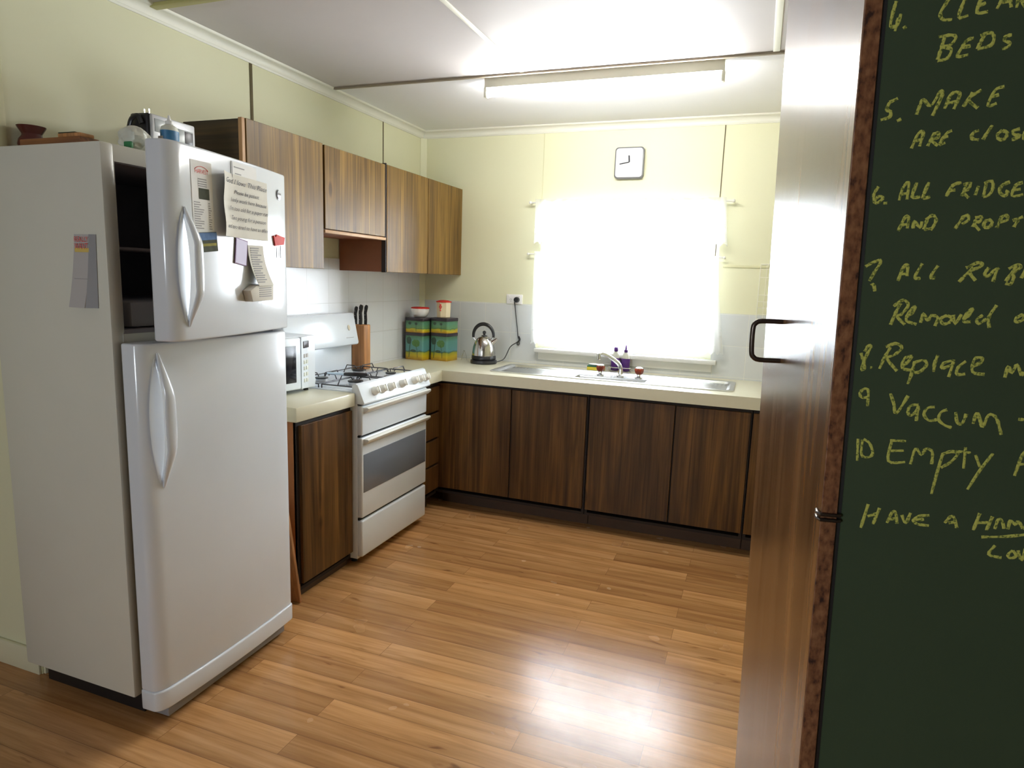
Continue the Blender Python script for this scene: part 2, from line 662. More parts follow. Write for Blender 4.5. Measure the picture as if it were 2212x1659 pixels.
def chalk_mat(name):
    m, N, L, p = new_mat(name)
    tc = N.new('ShaderNodeTexCoord')
    nz = N.new('ShaderNodeTexNoise'); nz.inputs['Scale'].default_value = 420; nz.inputs['Detail'].default_value = 2
    L.new(tc.outputs['Object'], nz.inputs['Vector'])
    r = ramp(N, [(.34, (.13, .17, .045)), (.50, (.56, .57, .13))])
    L.new(nz.outputs['Fac'], r.inputs['Fac'])
    L.new(r.outputs[0], p.inputs['Base Color'])
    p.inputs['Roughness'].default_value = .95
    p.inputs['Specular IOR Level'].default_value = .1
    return m


def canister_art(name, h, split, top=((.10, .27, .29), (.10, .26, .22))):
    """painted tin: yellow ground, dark hill line, blue-green sky, by height"""
    m, N, L, p = new_mat(name)
    tc = N.new('ShaderNodeTexCoord')
    sp = N.new('ShaderNodeSeparateXYZ')
    L.new(tc.outputs['Object'], sp.inputs[0])
    nz = N.new('ShaderNodeTexNoise'); nz.inputs['Scale'].default_value = 22; nz.inputs['Detail'].default_value = 4
    L.new(tc.outputs['Object'], nz.inputs['Vector'])
    a = N.new('ShaderNodeMath'); a.operation = 'MULTIPLY_ADD'; a.inputs[1].default_value = .03; 
    L.new(nz.outputs['Fac'], a.inputs[0]); L.new(sp.outputs['Z'], a.inputs[2])
    mr = N.new('ShaderNodeMapRange'); mr.inputs['From Min'].default_value = .015; mr.inputs['From Max'].default_value = h + .015
    L.new(a.outputs[0], mr.inputs['Value'])
    s = split
    r = ramp(N, [(0, (.36, .19, .015)), (s * .55, (.52, .38, .012)), (s * .95, (.33, .34, .03)), (s * 1.05, (.05, .12, .06)), (s * 1.2, top[0]), (.8, top[1]), (.97, (.06, .16, .08))])
    L.new(mr.outputs[0], r.inputs['Fac'])
    L.new(r.outputs[0], p.inputs['Base Color'])
    p.inputs['Roughness'].default_value = .3
    return m
CHALK = [
    [[2.441,1.8,2.439,1.789,2.438,1.774,2.445,1.775,2.447,1.786],[2.445,1.782,2.444,1.775,2.443,1.768],[2.451,1.77,2.454,1.772],[2.494,1.8,2.49,1.792,2.486,1.783,2.489,1.776,2.498,1.775],[2.508,1.796,2.504,1.777,2.513,1.778],[2.526,1.793,2.523,1.793,2.521,1.78,2.531,1.78],[2.522,1.787,2.528,1.789],[2.539,1.782,2.545,1.797,2.548,1.797,2.552,1.782],[2.543,1.788,2.55,1.789],[2.557,1.781,2.558,1.794,2.564,1.782,2.565,1.794]],
    [[2.493,1.757,2.491,1.745,2.489,1.734],[2.487,1.758,2.499,1.759,2.504,1.756,2.5,1.749,2.492,1.747,2.5,1.745,2.501,1.74,2.497,1.734,2.489,1.733],[2.521,1.754,2.515,1.752,2.511,1.745,2.508,1.736,2.518,1.737],[2.511,1.745,2.519,1.746],[2.531,1.756,2.528,1.749,2.526,1.742],[2.527,1.756,2.536,1.758,2.54,1.753,2.538,1.745,2.526,1.742],[2.556,1.754,2.551,1.753,2.55,1.749,2.555,1.746,2.554,1.742,2.549,1.74]],
    [[2.454,1.695,2.446,1.691],[2.446,1.691,2.444,1.683,2.448,1.681,2.448,1.675,2.439,1.672],[2.456,1.67,2.46,1.672],[2.475,1.676,2.477,1.685,2.48,1.692,2.488,1.685,2.496,1.7,2.498,1.696,2.491,1.674],[2.502,1.681,2.506,1.695,2.511,1.698,2.515,1.695,2.511,1.68],[2.505,1.687,2.513,1.688],[2.527,1.697,2.52,1.682],[2.535,1.699,2.524,1.69,2.534,1.68],[2.556,1.701,2.548,1.698,2.543,1.682,2.551,1.684],[2.546,1.691,2.552,1.693]],
    [[2.474,1.639,2.479,1.655,2.484,1.656,2.482,1.641],[2.477,1.647,2.484,1.649],[2.495,1.655,2.49,1.641],[2.494,1.654,2.499,1.655,2.499,1.65,2.493,1.648,2.5,1.641],[2.512,1.657,2.507,1.654,2.502,1.643,2.507,1.644],[2.504,1.65,2.509,1.651],[2.538,1.656,2.533,1.654,2.532,1.648,2.539,1.646],[2.55,1.661,2.546,1.653,2.543,1.646],[2.56,1.655,2.556,1.651,2.558,1.646,2.563,1.646,2.565,1.652,2.56,1.655],[2.576,1.656,2.57,1.654,2.572,1.65,2.577,1.649,2.574,1.646,2.57,1.645],[2.581,1.648,2.587,1.649,2.585,1.653,2.581,1.652,2.581,1.646,2.587,1.644]],
    [[2.445,1.597,2.441,1.588,2.443,1.579,2.447,1.579,2.451,1.584,2.447,1.586,2.443,1.582],[2.452,1.578,2.456,1.578],[2.468,1.581,2.47,1.594,2.474,1.601,2.476,1.599,2.476,1.582],[2.47,1.588,2.476,1.589],[2.484,1.601,2.481,1.585,2.489,1.585],[2.496,1.601,2.492,1.584,2.499,1.585],[2.528,1.6,2.52,1.597,2.515,1.585],[2.518,1.591,2.523,1.592],[2.533,1.597,2.53,1.585],[2.53,1.598,2.537,1.599,2.535,1.592,2.531,1.59,2.537,1.583],[2.545,1.596,2.543,1.586],[2.552,1.598,2.551,1.584],[2.55,1.599,2.557,1.601,2.559,1.593,2.556,1.586,2.551,1.584],[2.574,1.6,2.567,1.596,2.566,1.589,2.571,1.585,2.574,1.589,2.571,1.59],[2.586,1.599,2.58,1.596,2.578,1.585,2.588,1.586],[2.579,1.591,2.585,1.592]],
    [[2.471,1.546,2.476,1.561,2.48,1.562,2.48,1.549],[2.474,1.553,2.48,1.554],[2.486,1.549,2.486,1.557,2.493,1.55,2.494,1.557],[2.499,1.559,2.497,1.548],[2.498,1.559,2.504,1.564,2.508,1.559,2.506,1.551,2.504,1.547],[2.497,1.548,2.505,1.549],[2.528,1.549,2.534,1.561],[2.533,1.561,2.538,1.564,2.54,1.559,2.534,1.554],[2.547,1.559,2.545,1.551],[2.546,1.561,2.552,1.562,2.551,1.557,2.546,1.555,2.552,1.547],[2.561,1.559,2.556,1.557,2.556,1.551,2.561,1.551,2.563,1.556,2.56,1.559],[2.571,1.561,2.568,1.55],[2.57,1.561,2.575,1.564,2.577,1.559,2.57,1.556],[2.582,1.558,2.591,1.562],[2.587,1.559,2.584,1.551]],
    [[2.441,1.504,2.45,1.51,2.457,1.511,2.451,1.497,2.447,1.487],[2.449,1.482,2.452,1.483,2.454,1.475],[2.477,1.488,2.481,1.504,2.485,1.507,2.486,1.494],[2.479,1.496,2.486,1.497],[2.5,1.509,2.494,1.493,2.5,1.492],[2.516,1.507,2.51,1.494,2.515,1.493],[2.551,1.506,2.539,1.489],[2.544,1.505,2.554,1.511,2.559,1.51,2.557,1.506,2.548,1.501,2.555,1.491],[2.566,1.506,2.563,1.499,2.566,1.496,2.571,1.502,2.576,1.506],[2.574,1.504,2.572,1.49],[2.592,1.508,2.584,1.491],[2.585,1.505,2.593,1.51,2.596,1.507,2.59,1.5,2.591,1.496,2.589,1.488,2.584,1.489],[2.601,1.505,2.598,1.495]],
    [[2.483,1.462,2.479,1.451,2.475,1.436],[2.476,1.458,2.485,1.466,2.491,1.46,2.485,1.449,2.481,1.446,2.49,1.437],[2.49,1.446,2.497,1.452,2.498,1.459,2.493,1.452,2.491,1.442,2.502,1.438],[2.506,1.44,2.508,1.451,2.513,1.443,2.516,1.449,2.523,1.447,2.521,1.437],[2.532,1.45,2.526,1.446,2.529,1.44,2.535,1.442,2.537,1.447,2.532,1.45],[2.538,1.451,2.541,1.441,2.546,1.452],[2.548,1.446,2.554,1.452,2.556,1.459,2.551,1.453,2.549,1.444,2.556,1.444],[2.567,1.452,2.562,1.447,2.564,1.442,2.571,1.448],[2.579,1.464,2.573,1.45,2.575,1.438],[2.605,1.455,2.599,1.45,2.6,1.446,2.606,1.449,2.607,1.456,2.609,1.446]],
    [[2.447,1.4,2.45,1.392,2.453,1.382,2.45,1.38,2.453,1.396,2.457,1.408,2.454,1.409,2.451,1.402],[2.459,1.383,2.461,1.383],[2.478,1.409,2.473,1.396,2.469,1.382],[2.473,1.409,2.483,1.414,2.49,1.409,2.483,1.4,2.476,1.395,2.488,1.381],[2.493,1.387,2.499,1.394,2.501,1.4,2.494,1.396,2.493,1.385,2.503,1.383],[2.505,1.394,2.504,1.381,2.501,1.366],[2.504,1.392,2.514,1.396,2.518,1.391,2.512,1.382,2.504,1.38],[2.528,1.403,2.526,1.393,2.526,1.383],[2.544,1.398,2.535,1.394,2.534,1.388,2.543,1.392],[2.545,1.399,2.542,1.378],[2.557,1.398,2.55,1.39,2.55,1.382,2.558,1.383],[2.564,1.392,2.572,1.398,2.572,1.403,2.565,1.401,2.565,1.386,2.577,1.384],[2.597,1.382,2.599,1.395,2.603,1.388,2.607,1.398,2.612,1.386,2.614,1.39]],
    [[2.46,1.346,2.454,1.345,2.451,1.35,2.455,1.356,2.46,1.354,2.461,1.335],[2.484,1.353,2.489,1.341,2.493,1.329,2.503,1.352],[2.515,1.342,2.507,1.34,2.505,1.332,2.509,1.328,2.516,1.338],[2.515,1.341,2.515,1.331,2.515,1.322],[2.532,1.341,2.525,1.339,2.522,1.331,2.528,1.324,2.536,1.326],[2.545,1.339,2.539,1.335,2.538,1.326,2.545,1.32,2.552,1.318],[2.554,1.337,2.557,1.325,2.562,1.324,2.565,1.336],[2.573,1.325,2.575,1.338,2.579,1.331,2.583,1.322,2.587,1.337,2.595,1.334,2.602,1.315],[2.616,1.335,2.623,1.335]],
    [[2.455,1.293,2.457,1.265],[2.46,1.292,2.461,1.273,2.469,1.271,2.473,1.277,2.468,1.289,2.461,1.293],[2.49,1.295,2.507,1.296],[2.492,1.295,2.491,1.269,2.509,1.27],[2.492,1.282,2.506,1.284],[2.515,1.268,2.518,1.288,2.525,1.281,2.529,1.289,2.536,1.286,2.537,1.271],[2.547,1.286,2.544,1.263,2.541,1.234],[2.546,1.284,2.555,1.289,2.562,1.287,2.556,1.276,2.547,1.268],[2.569,1.296,2.57,1.27],[2.56,1.29,2.575,1.29],[2.58,1.288,2.586,1.274],[2.597,1.292,2.587,1.271,2.577,1.245],[2.621,1.268,2.627,1.298,2.635,1.271],[2.623,1.282,2.632,1.284]],
    [[2.475,1.211,2.47,1.179],[2.488,1.208,2.483,1.186],[2.476,1.195,2.487,1.201],[2.498,1.19,2.502,1.204,2.506,1.205,2.509,1.191],[2.5,1.195,2.507,1.197],[2.513,1.203,2.518,1.193,2.522,1.207],[2.542,1.207,2.531,1.204,2.526,1.198,2.531,1.194,2.543,1.194],[2.528,1.199,2.537,1.201],[2.559,1.2,2.564,1.209,2.568,1.208,2.572,1.196],[2.563,1.201,2.57,1.203],[2.593,1.218,2.589,1.196],[2.606,1.216,2.602,1.198],[2.592,1.206,2.604,1.208],[2.61,1.201,2.612,1.213,2.616,1.212,2.619,1.203],[2.623,1.203,2.624,1.214,2.629,1.21,2.632,1.214,2.637,1.206],[2.639,1.205,2.64,1.216,2.644,1.213,2.641,1.21],[2.598,1.189,2.619,1.193,2.64,1.199]],
    [[2.613,1.181,2.608,1.169,2.621,1.167],[2.631,1.178,2.627,1.172,2.63,1.168,2.635,1.172,2.631,1.178],[2.636,1.179,2.641,1.168,2.643,1.182]],
]

M = {}
M['wall'] = plain('wall_paint_pale_yellow', (.70, .69, .485), .55, var=.02, vscale=2.5, bump=.05, bscale=60)
M['wall_joint'] = plain('wall_joint_strip', (.60, .58, .36), .5)
M['joint_dark'] = plain('open_wall_joint', (.10, .075, .03), .8)
M['ceiling'] = plain('ceiling_paint_near', (.56, .525, .52), .6, var=.03, vscale=4, bump=.5, bscale=9)  # near ceiling, greyed for contrast with the lamplit far part
M['ceiling_lit'] = plain('ceiling_paint_lit', (.92, .92, .96), .6, var=.015, vscale=3)  # far ceiling, whitened to carry the lamp's brightness in its colour
M['ceil_strip'] = plain('ceiling_strip_shaded', (.30, .25, .19), .5)  # cream cover strip darkened for its shaded underside
M['cornice'] = plain('cornice_paint', (.76, .75, .66), .45)
M['beam'] = plain('olive_beam_paint', (.42, .39, .16), .5)
M['floor'] = planks('oak_plank_vinyl')
M['skirt'] = plain('skirting_paint', (.66, .63, .45), .45)
M['tile_b'] = tiles('glazed_tiles_back', 'X', (.63, .65, .65), (.74, .74, .68), .1955, (.068, -.13))
M['tile_l'] = tiles('glazed_tiles_left', 'Y', (.72, .74, .77), (.60, .61, .62), .1955, (.14, -.13))
M['dark_wood'] = wood('dark_pine_laminate', (.050, .0225, .0068), (.094, .0435, .0120), (.158, .077, .0200), .38, spec=.30, grain=.75, knots=.8)
M['upper_wood'] = wood('brown_pine_laminate', (.122, .066, .0155), (.182, .102, .0235), (.255, .150, .0370), .42, lines=.5, spec=.24, grain=.75, knots=.8)
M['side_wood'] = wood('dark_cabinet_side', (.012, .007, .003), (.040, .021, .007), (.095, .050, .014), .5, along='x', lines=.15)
M['carcass'] = plain('red_brown_carcass', (.19, .058, .018), .55, var=.1, vscale=20)
M['carcass_lt'] = plain('orange_brown_cabinet_side', (.36, .145, .055), .5, var=.08, vscale=20)
M['edge_wood'] = plain('pale_cut_edge', (.42, .24, .11), .5, var=.1, vscale=40)
M['plinth'] = plain('dark_kick_board', (.070, .036, .019), .6, var=.15, vscale=12)
M['gap'] = plain('gap_shade_brown', (.014, .007, .005), .7)  # near-black, puts the shade of the gaps between fronts into colour
M['worktop'] = plain('cream_laminate_worktop', (.62, .592, .455), .30, var=.03, vscale=30)
M['worktop_edge'] = plain('cream_laminate_edge', (.56, .50, .33), .38, var=.03, vscale=30)
M['enamel'] = plain('white_enamel', (.75, .805, .87), .22)
M['enamel_warm'] = plain('white_enamel_warm', (.80, .80, .75), .25)
M['black'] = plain('black_plastic', (.012, .012, .014), .35)
M['black_wire'] = plain('black_enamel_wire', (.02, .02, .025), .35)
M['blackgap'] = plain('black_gap', (.006, .006, .008), .7)
M['oven_glass'] = plain('grey_oven_glass', (.16, .18, .215), .10, spec=.8)
M['steel'] = plain('stainless_steel', (.63, .63, .62), .24, metal=1.0)
M['chrome'] = plain('chrome', (.75, .75, .76), .08, metal=1.0)
M['dark_metal'] = plain('dark_bronze_metal', (.09, .072, .062), .25, metal=.8)
M['alu'] = plain('burner_aluminium', (.55, .55, .56), .35, metal=1.0)
M['fridge'] = plain('fridge_white_paint', (.655, .65, .57), .27, bump=.03, bscale=420)
M['fridge_door'] = plain('fridge_door_white', (.665, .70, .75), .17, bump=.015, bscale=420)
M['gasket'] = plain('grey_gasket', (.26, .26, .27), .6)
M['liner'] = plain('freezer_liner_shaded', (.34, .31, .32), .6)  # white liner greyed for the dim freezer interior
M['liner_lt'] = plain('freezer_tray_plastic', (.48, .48, .50), .4)
M['paper'] = plain('white_paper', (.78, .77, .75), .8)
M['paper_old'] = plain('aged_paper', (.62, .59, .52), .85, var=.06, vscale=25)
M['paper_grey'] = plain('grey_paper', (.45, .43, .42), .8)
M['ink'] = plain('black_ink', (.035, .035, .045), .8)
M['ink_lt'] = plain('grey_ink', (.30, .29, .29), .8)
M['red_ink'] = plain('red_ink', (.62, .05, .04), .7)
M['photo_dark'] = plain('printed_landscape_dark', (.055, .06, .035), .75, spec=.15, var=.5, vscale=60)
M['photo_sky'] = plain('printed_sky_blue', (.09, .16, .30), .75, spec=.15, var=.5, vscale=60)
M['photo_yel'] = plain('printed_yellow_field', (.25, .22, .04), .75, spec=.15, var=.3, vscale=60)
M['purple_card'] = plain('lilac_card', (.55, .50, .68), .6)
M['purple_rim'] = plain('dark_purple_rim', (.16, .05, .16), .6)
M['red_plastic'] = plain('red_plastic', (.50, .03, .02), .6, spec=.25)
M['orange'] = plain('orange_plastic', (.85, .19, .02), .4)
M['brown_cup'] = plain('brown_plastic', (.055, .03, .02), .35)
M['white_plastic'] = plain('white_plastic', (.82, .81, .80), .35)
M['cream_plastic'] = plain('cream_plastic', (.74, .62, .40), .4)
M['clear_white'] = plain('milky_plastic', (.62, .63, .55), .4, var=.1, vscale=30)
M['green_label'] = plain('green_label', (.03, .20, .07), .5)
M['blue_label'] = plain('blue_label', (.04, .17, .34), .4, var=.35, vscale=60)
M['clay'] = plain('dark_red_glaze', (.085, .018, .014), .2, var=.2, vscale=20)
M['board'] = wood('orange_timber_board', (.20, .075, .022), (.33, .14, .045), (.45, .22, .08), .55, along='x', lines=.1)
M['board_z'] = wood('orange_leaning_board', (.24, .095, .03), (.36, .155, .055), (.47, .23, .09), .5, lines=.1)
M['block_wood'] = wood('beech_block', (.38, .165, .055), (.50, .235, .085), (.58, .29, .115), .5, lines=0)
M['door_wood'] = wood('glossy_brown_veneer', (.095, .043, .015), (.20, .098, .033), (.30, .155, .058), .24, lines=0, scale=.9, spec=.6, bump=0, grain=.10)
M['chip'] = chipboard('raw_chipboard_edge')
M['green_board'] = plain('green_chalkboard_paint', (.048, .072, .037), .75, spec=.25, var=.12, vscale=5)
M['chalk'] = chalk_mat('yellow_chalk')
M['tube'] = plain('fluorescent_glow', (.9, .9, .85), .5, emit=(1.0, .995, .96, LAMP))
M['lamp_body'] = plain('cream_lamp_batten', (.86, .85, .74), .4)
M['amber'] = plain('amber_acrylic', (.36, .055, .025), .12, spec=.7)
M['purple_soap'] = plain('purple_soap', (.075, .02, .16), .12, var=.15, vscale=30)
M['sponge_y'] = plain('yellow_sponge', (.70, .58, .06), .9, bump=.5, bscale=300)
M['sponge_g'] = plain('green_scourer', (.03, .12, .07), .95, bump=.6, bscale=400)
M['cloth'] = plain('white_cloth', (.80, .80, .80), .9)
M['frame_white'] = plain('window_frame_white', (.80, .80, .77), .4)
M['glass'] = glass('window_glass')
M['clock_face'] = plain('clock_face_white', (.66, .66, .66), .6)
M['clock_grey'] = plain('clock_grey_rim', (.13, .13, .14), .35)
M['tree_green'] = plain('painted_tree_green', (.075, .185, .04), .35, var=.3, vscale=60)
M['tree_dark'] = plain('painted_tree_dark', (.03, .065, .04), .35, var=.2, vscale=60)
M['tin_dark'] = plain('dark_brown_tin', (.030, .022, .030), .35)
M['steel_k'] = plain('kettle_steel', (.58, .56, .54), .14, metal=1.0)
M['silver'] = plain('silver_radio_plastic', (.55, .56, .58), .3, metal=.4)
M['radio_grey'] = plain('radio_dial_grey', (.33, .35, .35), .25)
M['mw_glass'] = plain('microwave_door_glass', (.012, .012, .016), .12, spec=.25)
M['beige_badge'] = plain('beige_badge', (.55, .48, .33), .4)
M['rod'] = plain('white_curtain_rod', (.78, .77, .72), .35)
M['wire_white'] = plain('white_plastic_coated_wire', (.78, .76, .66), .4)
M['lighter_blue'] = plain('pale_blue_plastic', (.55, .68, .80), .3)

H = 2.48
ZW = 0.90                       # worktop height
# ================================================================== ROOM
X1, XR, YN = 3.0, 4.2, -7.0      # kitchen right wall, dining right wall, rear wall
YD = -2.84                       # where the left kitchen wall ends
XD = -1.7                        # dining room left wall
struct(B().box(XD - .1, XR + .1, YN - .1, .1, -.08, 0, M['floor']).obj('floor', origin=(0, 0, 0)))
struct(B().box(XD - .1, XR + .1, YN - .1, -1.1, H, H + .08, M['ceiling']).box(XD - .1, XR + .1, -1.1, .1, H, H + .08, M['ceiling_lit']).obj('ceiling', origin=(0, 0, 0)))
WX0, WX1, WZ0, WZ1 = .90, 2.07, 1.015, 1.975
b = B()
b.box(-.1, WX0, 0, .1, 0, H, M['wall'])
b.box(WX1, X1 + .1, 0, .1, 0, H, M['wall'])
b.box(WX0, WX1, 0, .1, 0, WZ0, M['wall'])
b.box(WX0, WX1, 0, .1, WZ1, H, M['wall'])
struct(b.obj('wall_back', origin=(0, 0, 0)))
struct(B().box(-.1, 0, YD, 0, 0, H, M['wall']).obj('wall_left', origin=(0, 0, 0)))
struct(B().box(XD, -.1, YD, YD + .1, 0, H, M['wall']).obj('wall_return', origin=(0, 0, 0)))
struct(B().box(XD - .1, XD, YN, YD + .1, 0, H, M['wall']).obj('wall_dining_left', origin=(0, 0, 0)))
struct(B().box(X1, X1 + .1, -3.30, 0, 0, H, M['wall']).obj('wall_right', origin=(0, 0, 0)))
struct(B().box(2.50, XR, -3.388, -3.30, 0, H, M['wall']).obj('wall_partition', origin=(0, 0, 0)))
struct(B().box(XR, XR + .1, YN, -3.30, 0, H, M['wall']).obj('wall_dining_right', origin=(0, 0, 0)))
b = B()                          # rear wall; unseen window added and sized to light the dining side
b.box(XD - .1, .5, YN - .1, YN, 0, H, M['wall']); b.box(1.3, XR + .1, YN - .1, YN, 0, H, M['wall'])
b.box(.5, 1.3, YN - .1, YN, 0, 1.24, M['wall']); b.box(.5, 1.3, YN - .1, YN, 1.76, H, M['wall'])
struct(b.obj('wall_rear', origin=(0, 0, 0)))


def window(name, axis, a0, a1, z0, z1, depth, mull=1):
    """frame (with mullions) and its panes; axis x: the window lies in a plane of constant y"""
    def bx(bb, u0, u1, w0, w1, t0, t1, m, bev=.003):
        if axis == 'x':
            bb.box(u0, u1, t0, t1, w0, w1, m, bev)
        else:
            bb.box(t0, t1, u0, u1, w0, w1, m, bev)
    f = B()
    t = .045
    d0, d1 = depth
    bx(f, a0, a1, z0, z0 + t, d0, d1, M['frame_white']); bx(f, a0, a1, z1 - t, z1, d0, d1, M['frame_white'])
    bx(f, a0, a0 + t, z0 + t, z1 - t, d0, d1, M['frame_white']); bx(f, a1 - t, a1, z0 + t, z1 - t, d0, d1, M['frame_white'])
    n = mull + 1
    w = (a1 - a0 - 2 * t - mull * .04) / n
    spans = []
    for k in range(n):
        s = a0 + t + k * (w + .04)
        spans.append((s, s + w))
        if k < mull:
            bx(f, s + w, s + w + .04, z0 + t, z1 - t, d0, d1, M['frame_white'])
    fr = struct(f.obj(name))
    dm = (d0 + d1) / 2
    for s0, s1 in spans:
        g = B()
        bx(g, s0, s1, z0 + t, z1 - t, dm - .002, dm + .002, M['glass'], 0)
        g.obj('pane', fr)
    return fr


window('window_1', 'x', WX0, WX1, WZ0, WZ1, (.045, .09), 1)
window('window_added', 'x', .5, 1.3, 1.24, 1.76, (-7.08, -7.03), 1)  # added window behind the camera, its size set by the light wanted
# window sill board in the kitchen
b = B(); b.box(.905, 2.105, -.052, .045, .985, 1.012, M['frame_white'], .004); b.box(.925, 2.08, -.018, -.001, .935, .985, M['frame_white'], .003)
struct(b.obj('trim_1'))


def cornice(name, axis, a0, a1, w, sgn):
    """coved cornice along x (back wall) or y (left wall)"""
    prof = [(0, H), (0, H - .048), (.006, H - .048), (.010, H - .040)]
    for k in range(7):
        t = math.radians(90 * k / 6)
        prof.append((.012 + .030 * (1 - math.cos(t)), H - .040 + .030 * math.sin(t)))
    prof += [(.046, H - .008), (.048, H)]
    bb = B()
    poly = [(w + sgn * p, z) for p, z in prof]
    bb.prism(poly, axis, a0, a1, M['cornice'])
    return struct(bb.obj(name, sharp=50))


cornice('trim_2', 'y', YD, 0, 0, 1)          # prism along y uses (x, z)
cornice('trim_3', 'x', 0, X1, 0, -1)         # prism along x uses (y, z)
cornice('trim_4', 'y', -3.30, 0, X1, -1)
# strips covering the sheet joints
struct(B().box(.0, X1, -1.108, -1.090, H - .010, H, M['ceil_strip'], .002).obj('trim_5'))
struct(B().box(1.135, 1.157, YN, -1.12, H - .006, H, M['cornice'], .002).obj('trim_6'))
struct(B().box(2.290, 2.318, YN, -1.12, H - .006, H, M['cornice'], .002).obj('trim_7'))
struct(B().box(.0, XR, -2.262, -2.224, H - .014, H, M['beam'], .003).obj('trim_8'))
struct(B().box(-.001, .0035, -1.700, -1.684, 0, H - .048, M['joint_dark']).obj('trim_9'))
struct(B().box(-.001, .003, -.530, -.523, 1.5, H - .048, M['joint_dark']).obj('trim_10'))
struct(B().prism([(0, -.036), (.006, -.036), (.036, -.006), (.036, 0), (0, 0)], 'z', ZW, H - .048, M['wall']).obj('trim_11'))
struct(B().box(.905, .909, -.003, .001, 1.31, H - .048, M['wall_joint']).obj('trim_12'))
struct(B().box(2.046, 2.051, -.003, .001, 1.31, H - .048, M['joint_dark']).obj('trim_13'))
struct(B().box(2.10, X1, -.007, .001, 1.592, 1.606, M['wall_joint'], .001).obj('trim_14'))
struct(B().box(-.05, .004, YD - .004, YD + .03, 0, H, M['wall_joint'], .002).obj('trim_15'))
# glazed tiles as thin slabs on the walls
b = B(); b.box(.0, WX0, -.006, .0, ZW - .005, 1.308, M['tile_b']); b.box(WX1, X1, -.006, .0, ZW - .005, 1.308, M['tile_b']); b.box(WX0, WX1, -.006, .0, ZW - .005, WZ0, M['tile_b'])
struct(b.obj('trim_16', origin=(0, 0, 0)))
struct(B().box(.0, .006, -2.02, -.006, ZW - .005, 1.56, M['tile_l']).obj('trim_17', origin=(0, 0, 0)))
# skirting boards
struct(B().box(XD, 0.0, YD - .014, YD, 0, .095, M['skirt'], .004).obj('baseboard_return'))
struct(B().box(.0, .014, YD, -2.06, 0, .095, M['skirt'], .004).obj('baseboard_left'))
struct(B().box(2.62, XR, -3.402, -3.388, 0, .095, M['skirt'], .004).obj('baseboard_partition'))

# ================================================================== CABINETS
RUN = 'built-in kitchen cabinets'
UX = .321


def wall_cabinet(label, y0, y1, z0, z1, doors, end_left=False, end_right_face=False):
    t = thing('wall_cabinet', label, 'cabinet', (UX / 2, (y0 + y1) / 2, z0))
    s = B()
    g = .016
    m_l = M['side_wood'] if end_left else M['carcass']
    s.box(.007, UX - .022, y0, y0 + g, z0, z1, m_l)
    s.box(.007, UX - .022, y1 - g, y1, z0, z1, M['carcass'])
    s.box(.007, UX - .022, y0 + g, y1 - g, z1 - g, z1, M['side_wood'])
    s.box(.007, UX - .022, y0 + g, y1 - g, z0, z0 + g, M['carcass'])
    s.box(.007, .015, y0 + g, y1 - g, z0 + g, z1 - g, M['carcass'])
    s.obj('carcass', t)
    for a, c, zz0, zz1 in doors:
        B().box(UX - .018, UX, a, c, zz0, zz1, M['upper_wood'], .0015, 1).obj('door', t)
    return t


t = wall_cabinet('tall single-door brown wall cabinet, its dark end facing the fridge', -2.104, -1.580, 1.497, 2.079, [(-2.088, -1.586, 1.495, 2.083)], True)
B().box(UX - .022, UX - .004, -2.108, -2.090, 1.495, 2.083, M['edge_wood'], .001).obj('edge_strip', t)
t = wall_cabinet('short flap-door wall cabinet above the stove', -1.578, -1.016, 1.672, 2.079, [(-1.572, -1.024, 1.688, 2.080)])
B().box(UX - .024, UX + .004, -1.578, -1.020, 1.668, 1.684, M['edge_wood'], .003).obj('rail', t)
t = wall_cabinet('double-door brown wall cabinet reaching into the far corner', -1.012, -.004, 1.494, 2.079, [(-1.004, -.513, 1.492, 2.083), (-.506, -.006, 1.492, 2.083)])
B().box(UX - .030, UX - .003, -1.014, -1.005, 1.490, 2.090, M['gap']).obj('edge_strip', t)


def base_cabinet(label, axis, a0, a1, front, depth_back, doors, kick, drawers=None, name='base_cabinet', side='gap', z_top=.832, kz=.135):
    """axis y: run along the left wall, fronts face +x; axis x: run along the back wall, fronts face -y"""
    def bx(bb, u0, u1, f0, f1, z0, z1, m, bev=0):
        if axis == 'y':
            bb.box(min(f0, f1), max(f0, f1), u0, u1, z0, z1, m, bev, 1)
        else:
            bb.box(u0, u1, min(f0, f1), max(f0, f1), z0, z1, m, bev, 1)
    sg = 1 if axis == 'y' else -1
    c = (a0 + a1) / 2
    mid = (front + depth_back) / 2
    t = thing(name, label, 'cabinet', (mid, c, 0) if axis == 'y' else (c, mid, 0))
    s = B()
    fb = front - sg * .020
    bx(s, a0, a0 + .016, depth_back, fb, kz - .035, z_top, M[side])
    bx(s, a1 - .016, a1, depth_back, fb, kz - .035, z_top, M['gap'])
    bx(s, a0 + .016, a1 - .016, depth_back, fb, kz - .035, kz - .019, M['gap'])
    bx(s, a0 + .016, a1 - .016, depth_back, depth_back + sg * .008, kz - .019, z_top, M['carcass'])
    bx(s, a0 + .016, a1 - .016, fb - sg * .06, fb, z_top - .016, z_top, M['gap'])
    s.obj('carcass', t)
    k = B()
    bx(k, a0, a1, kick, kick - sg * .016, 0, kz, M['plinth'])
    k.obj('kick_board', t)
    r = B()
    bx(r, a0, a1, front - sg * .016, front - sg * .03, kz, z_top, M['gap'])  # dark sheet behind the fronts, shading the gaps
    r.obj('gap_backing', t)
    for u0, u1, z0, z1 in doors:
        d = B()
        bx(d, u0, u1, front - sg * .016, front, z0, z1, M['dark_wood'], .0015)
        d.obj('drawer' if drawers else 'door', t)
    return t


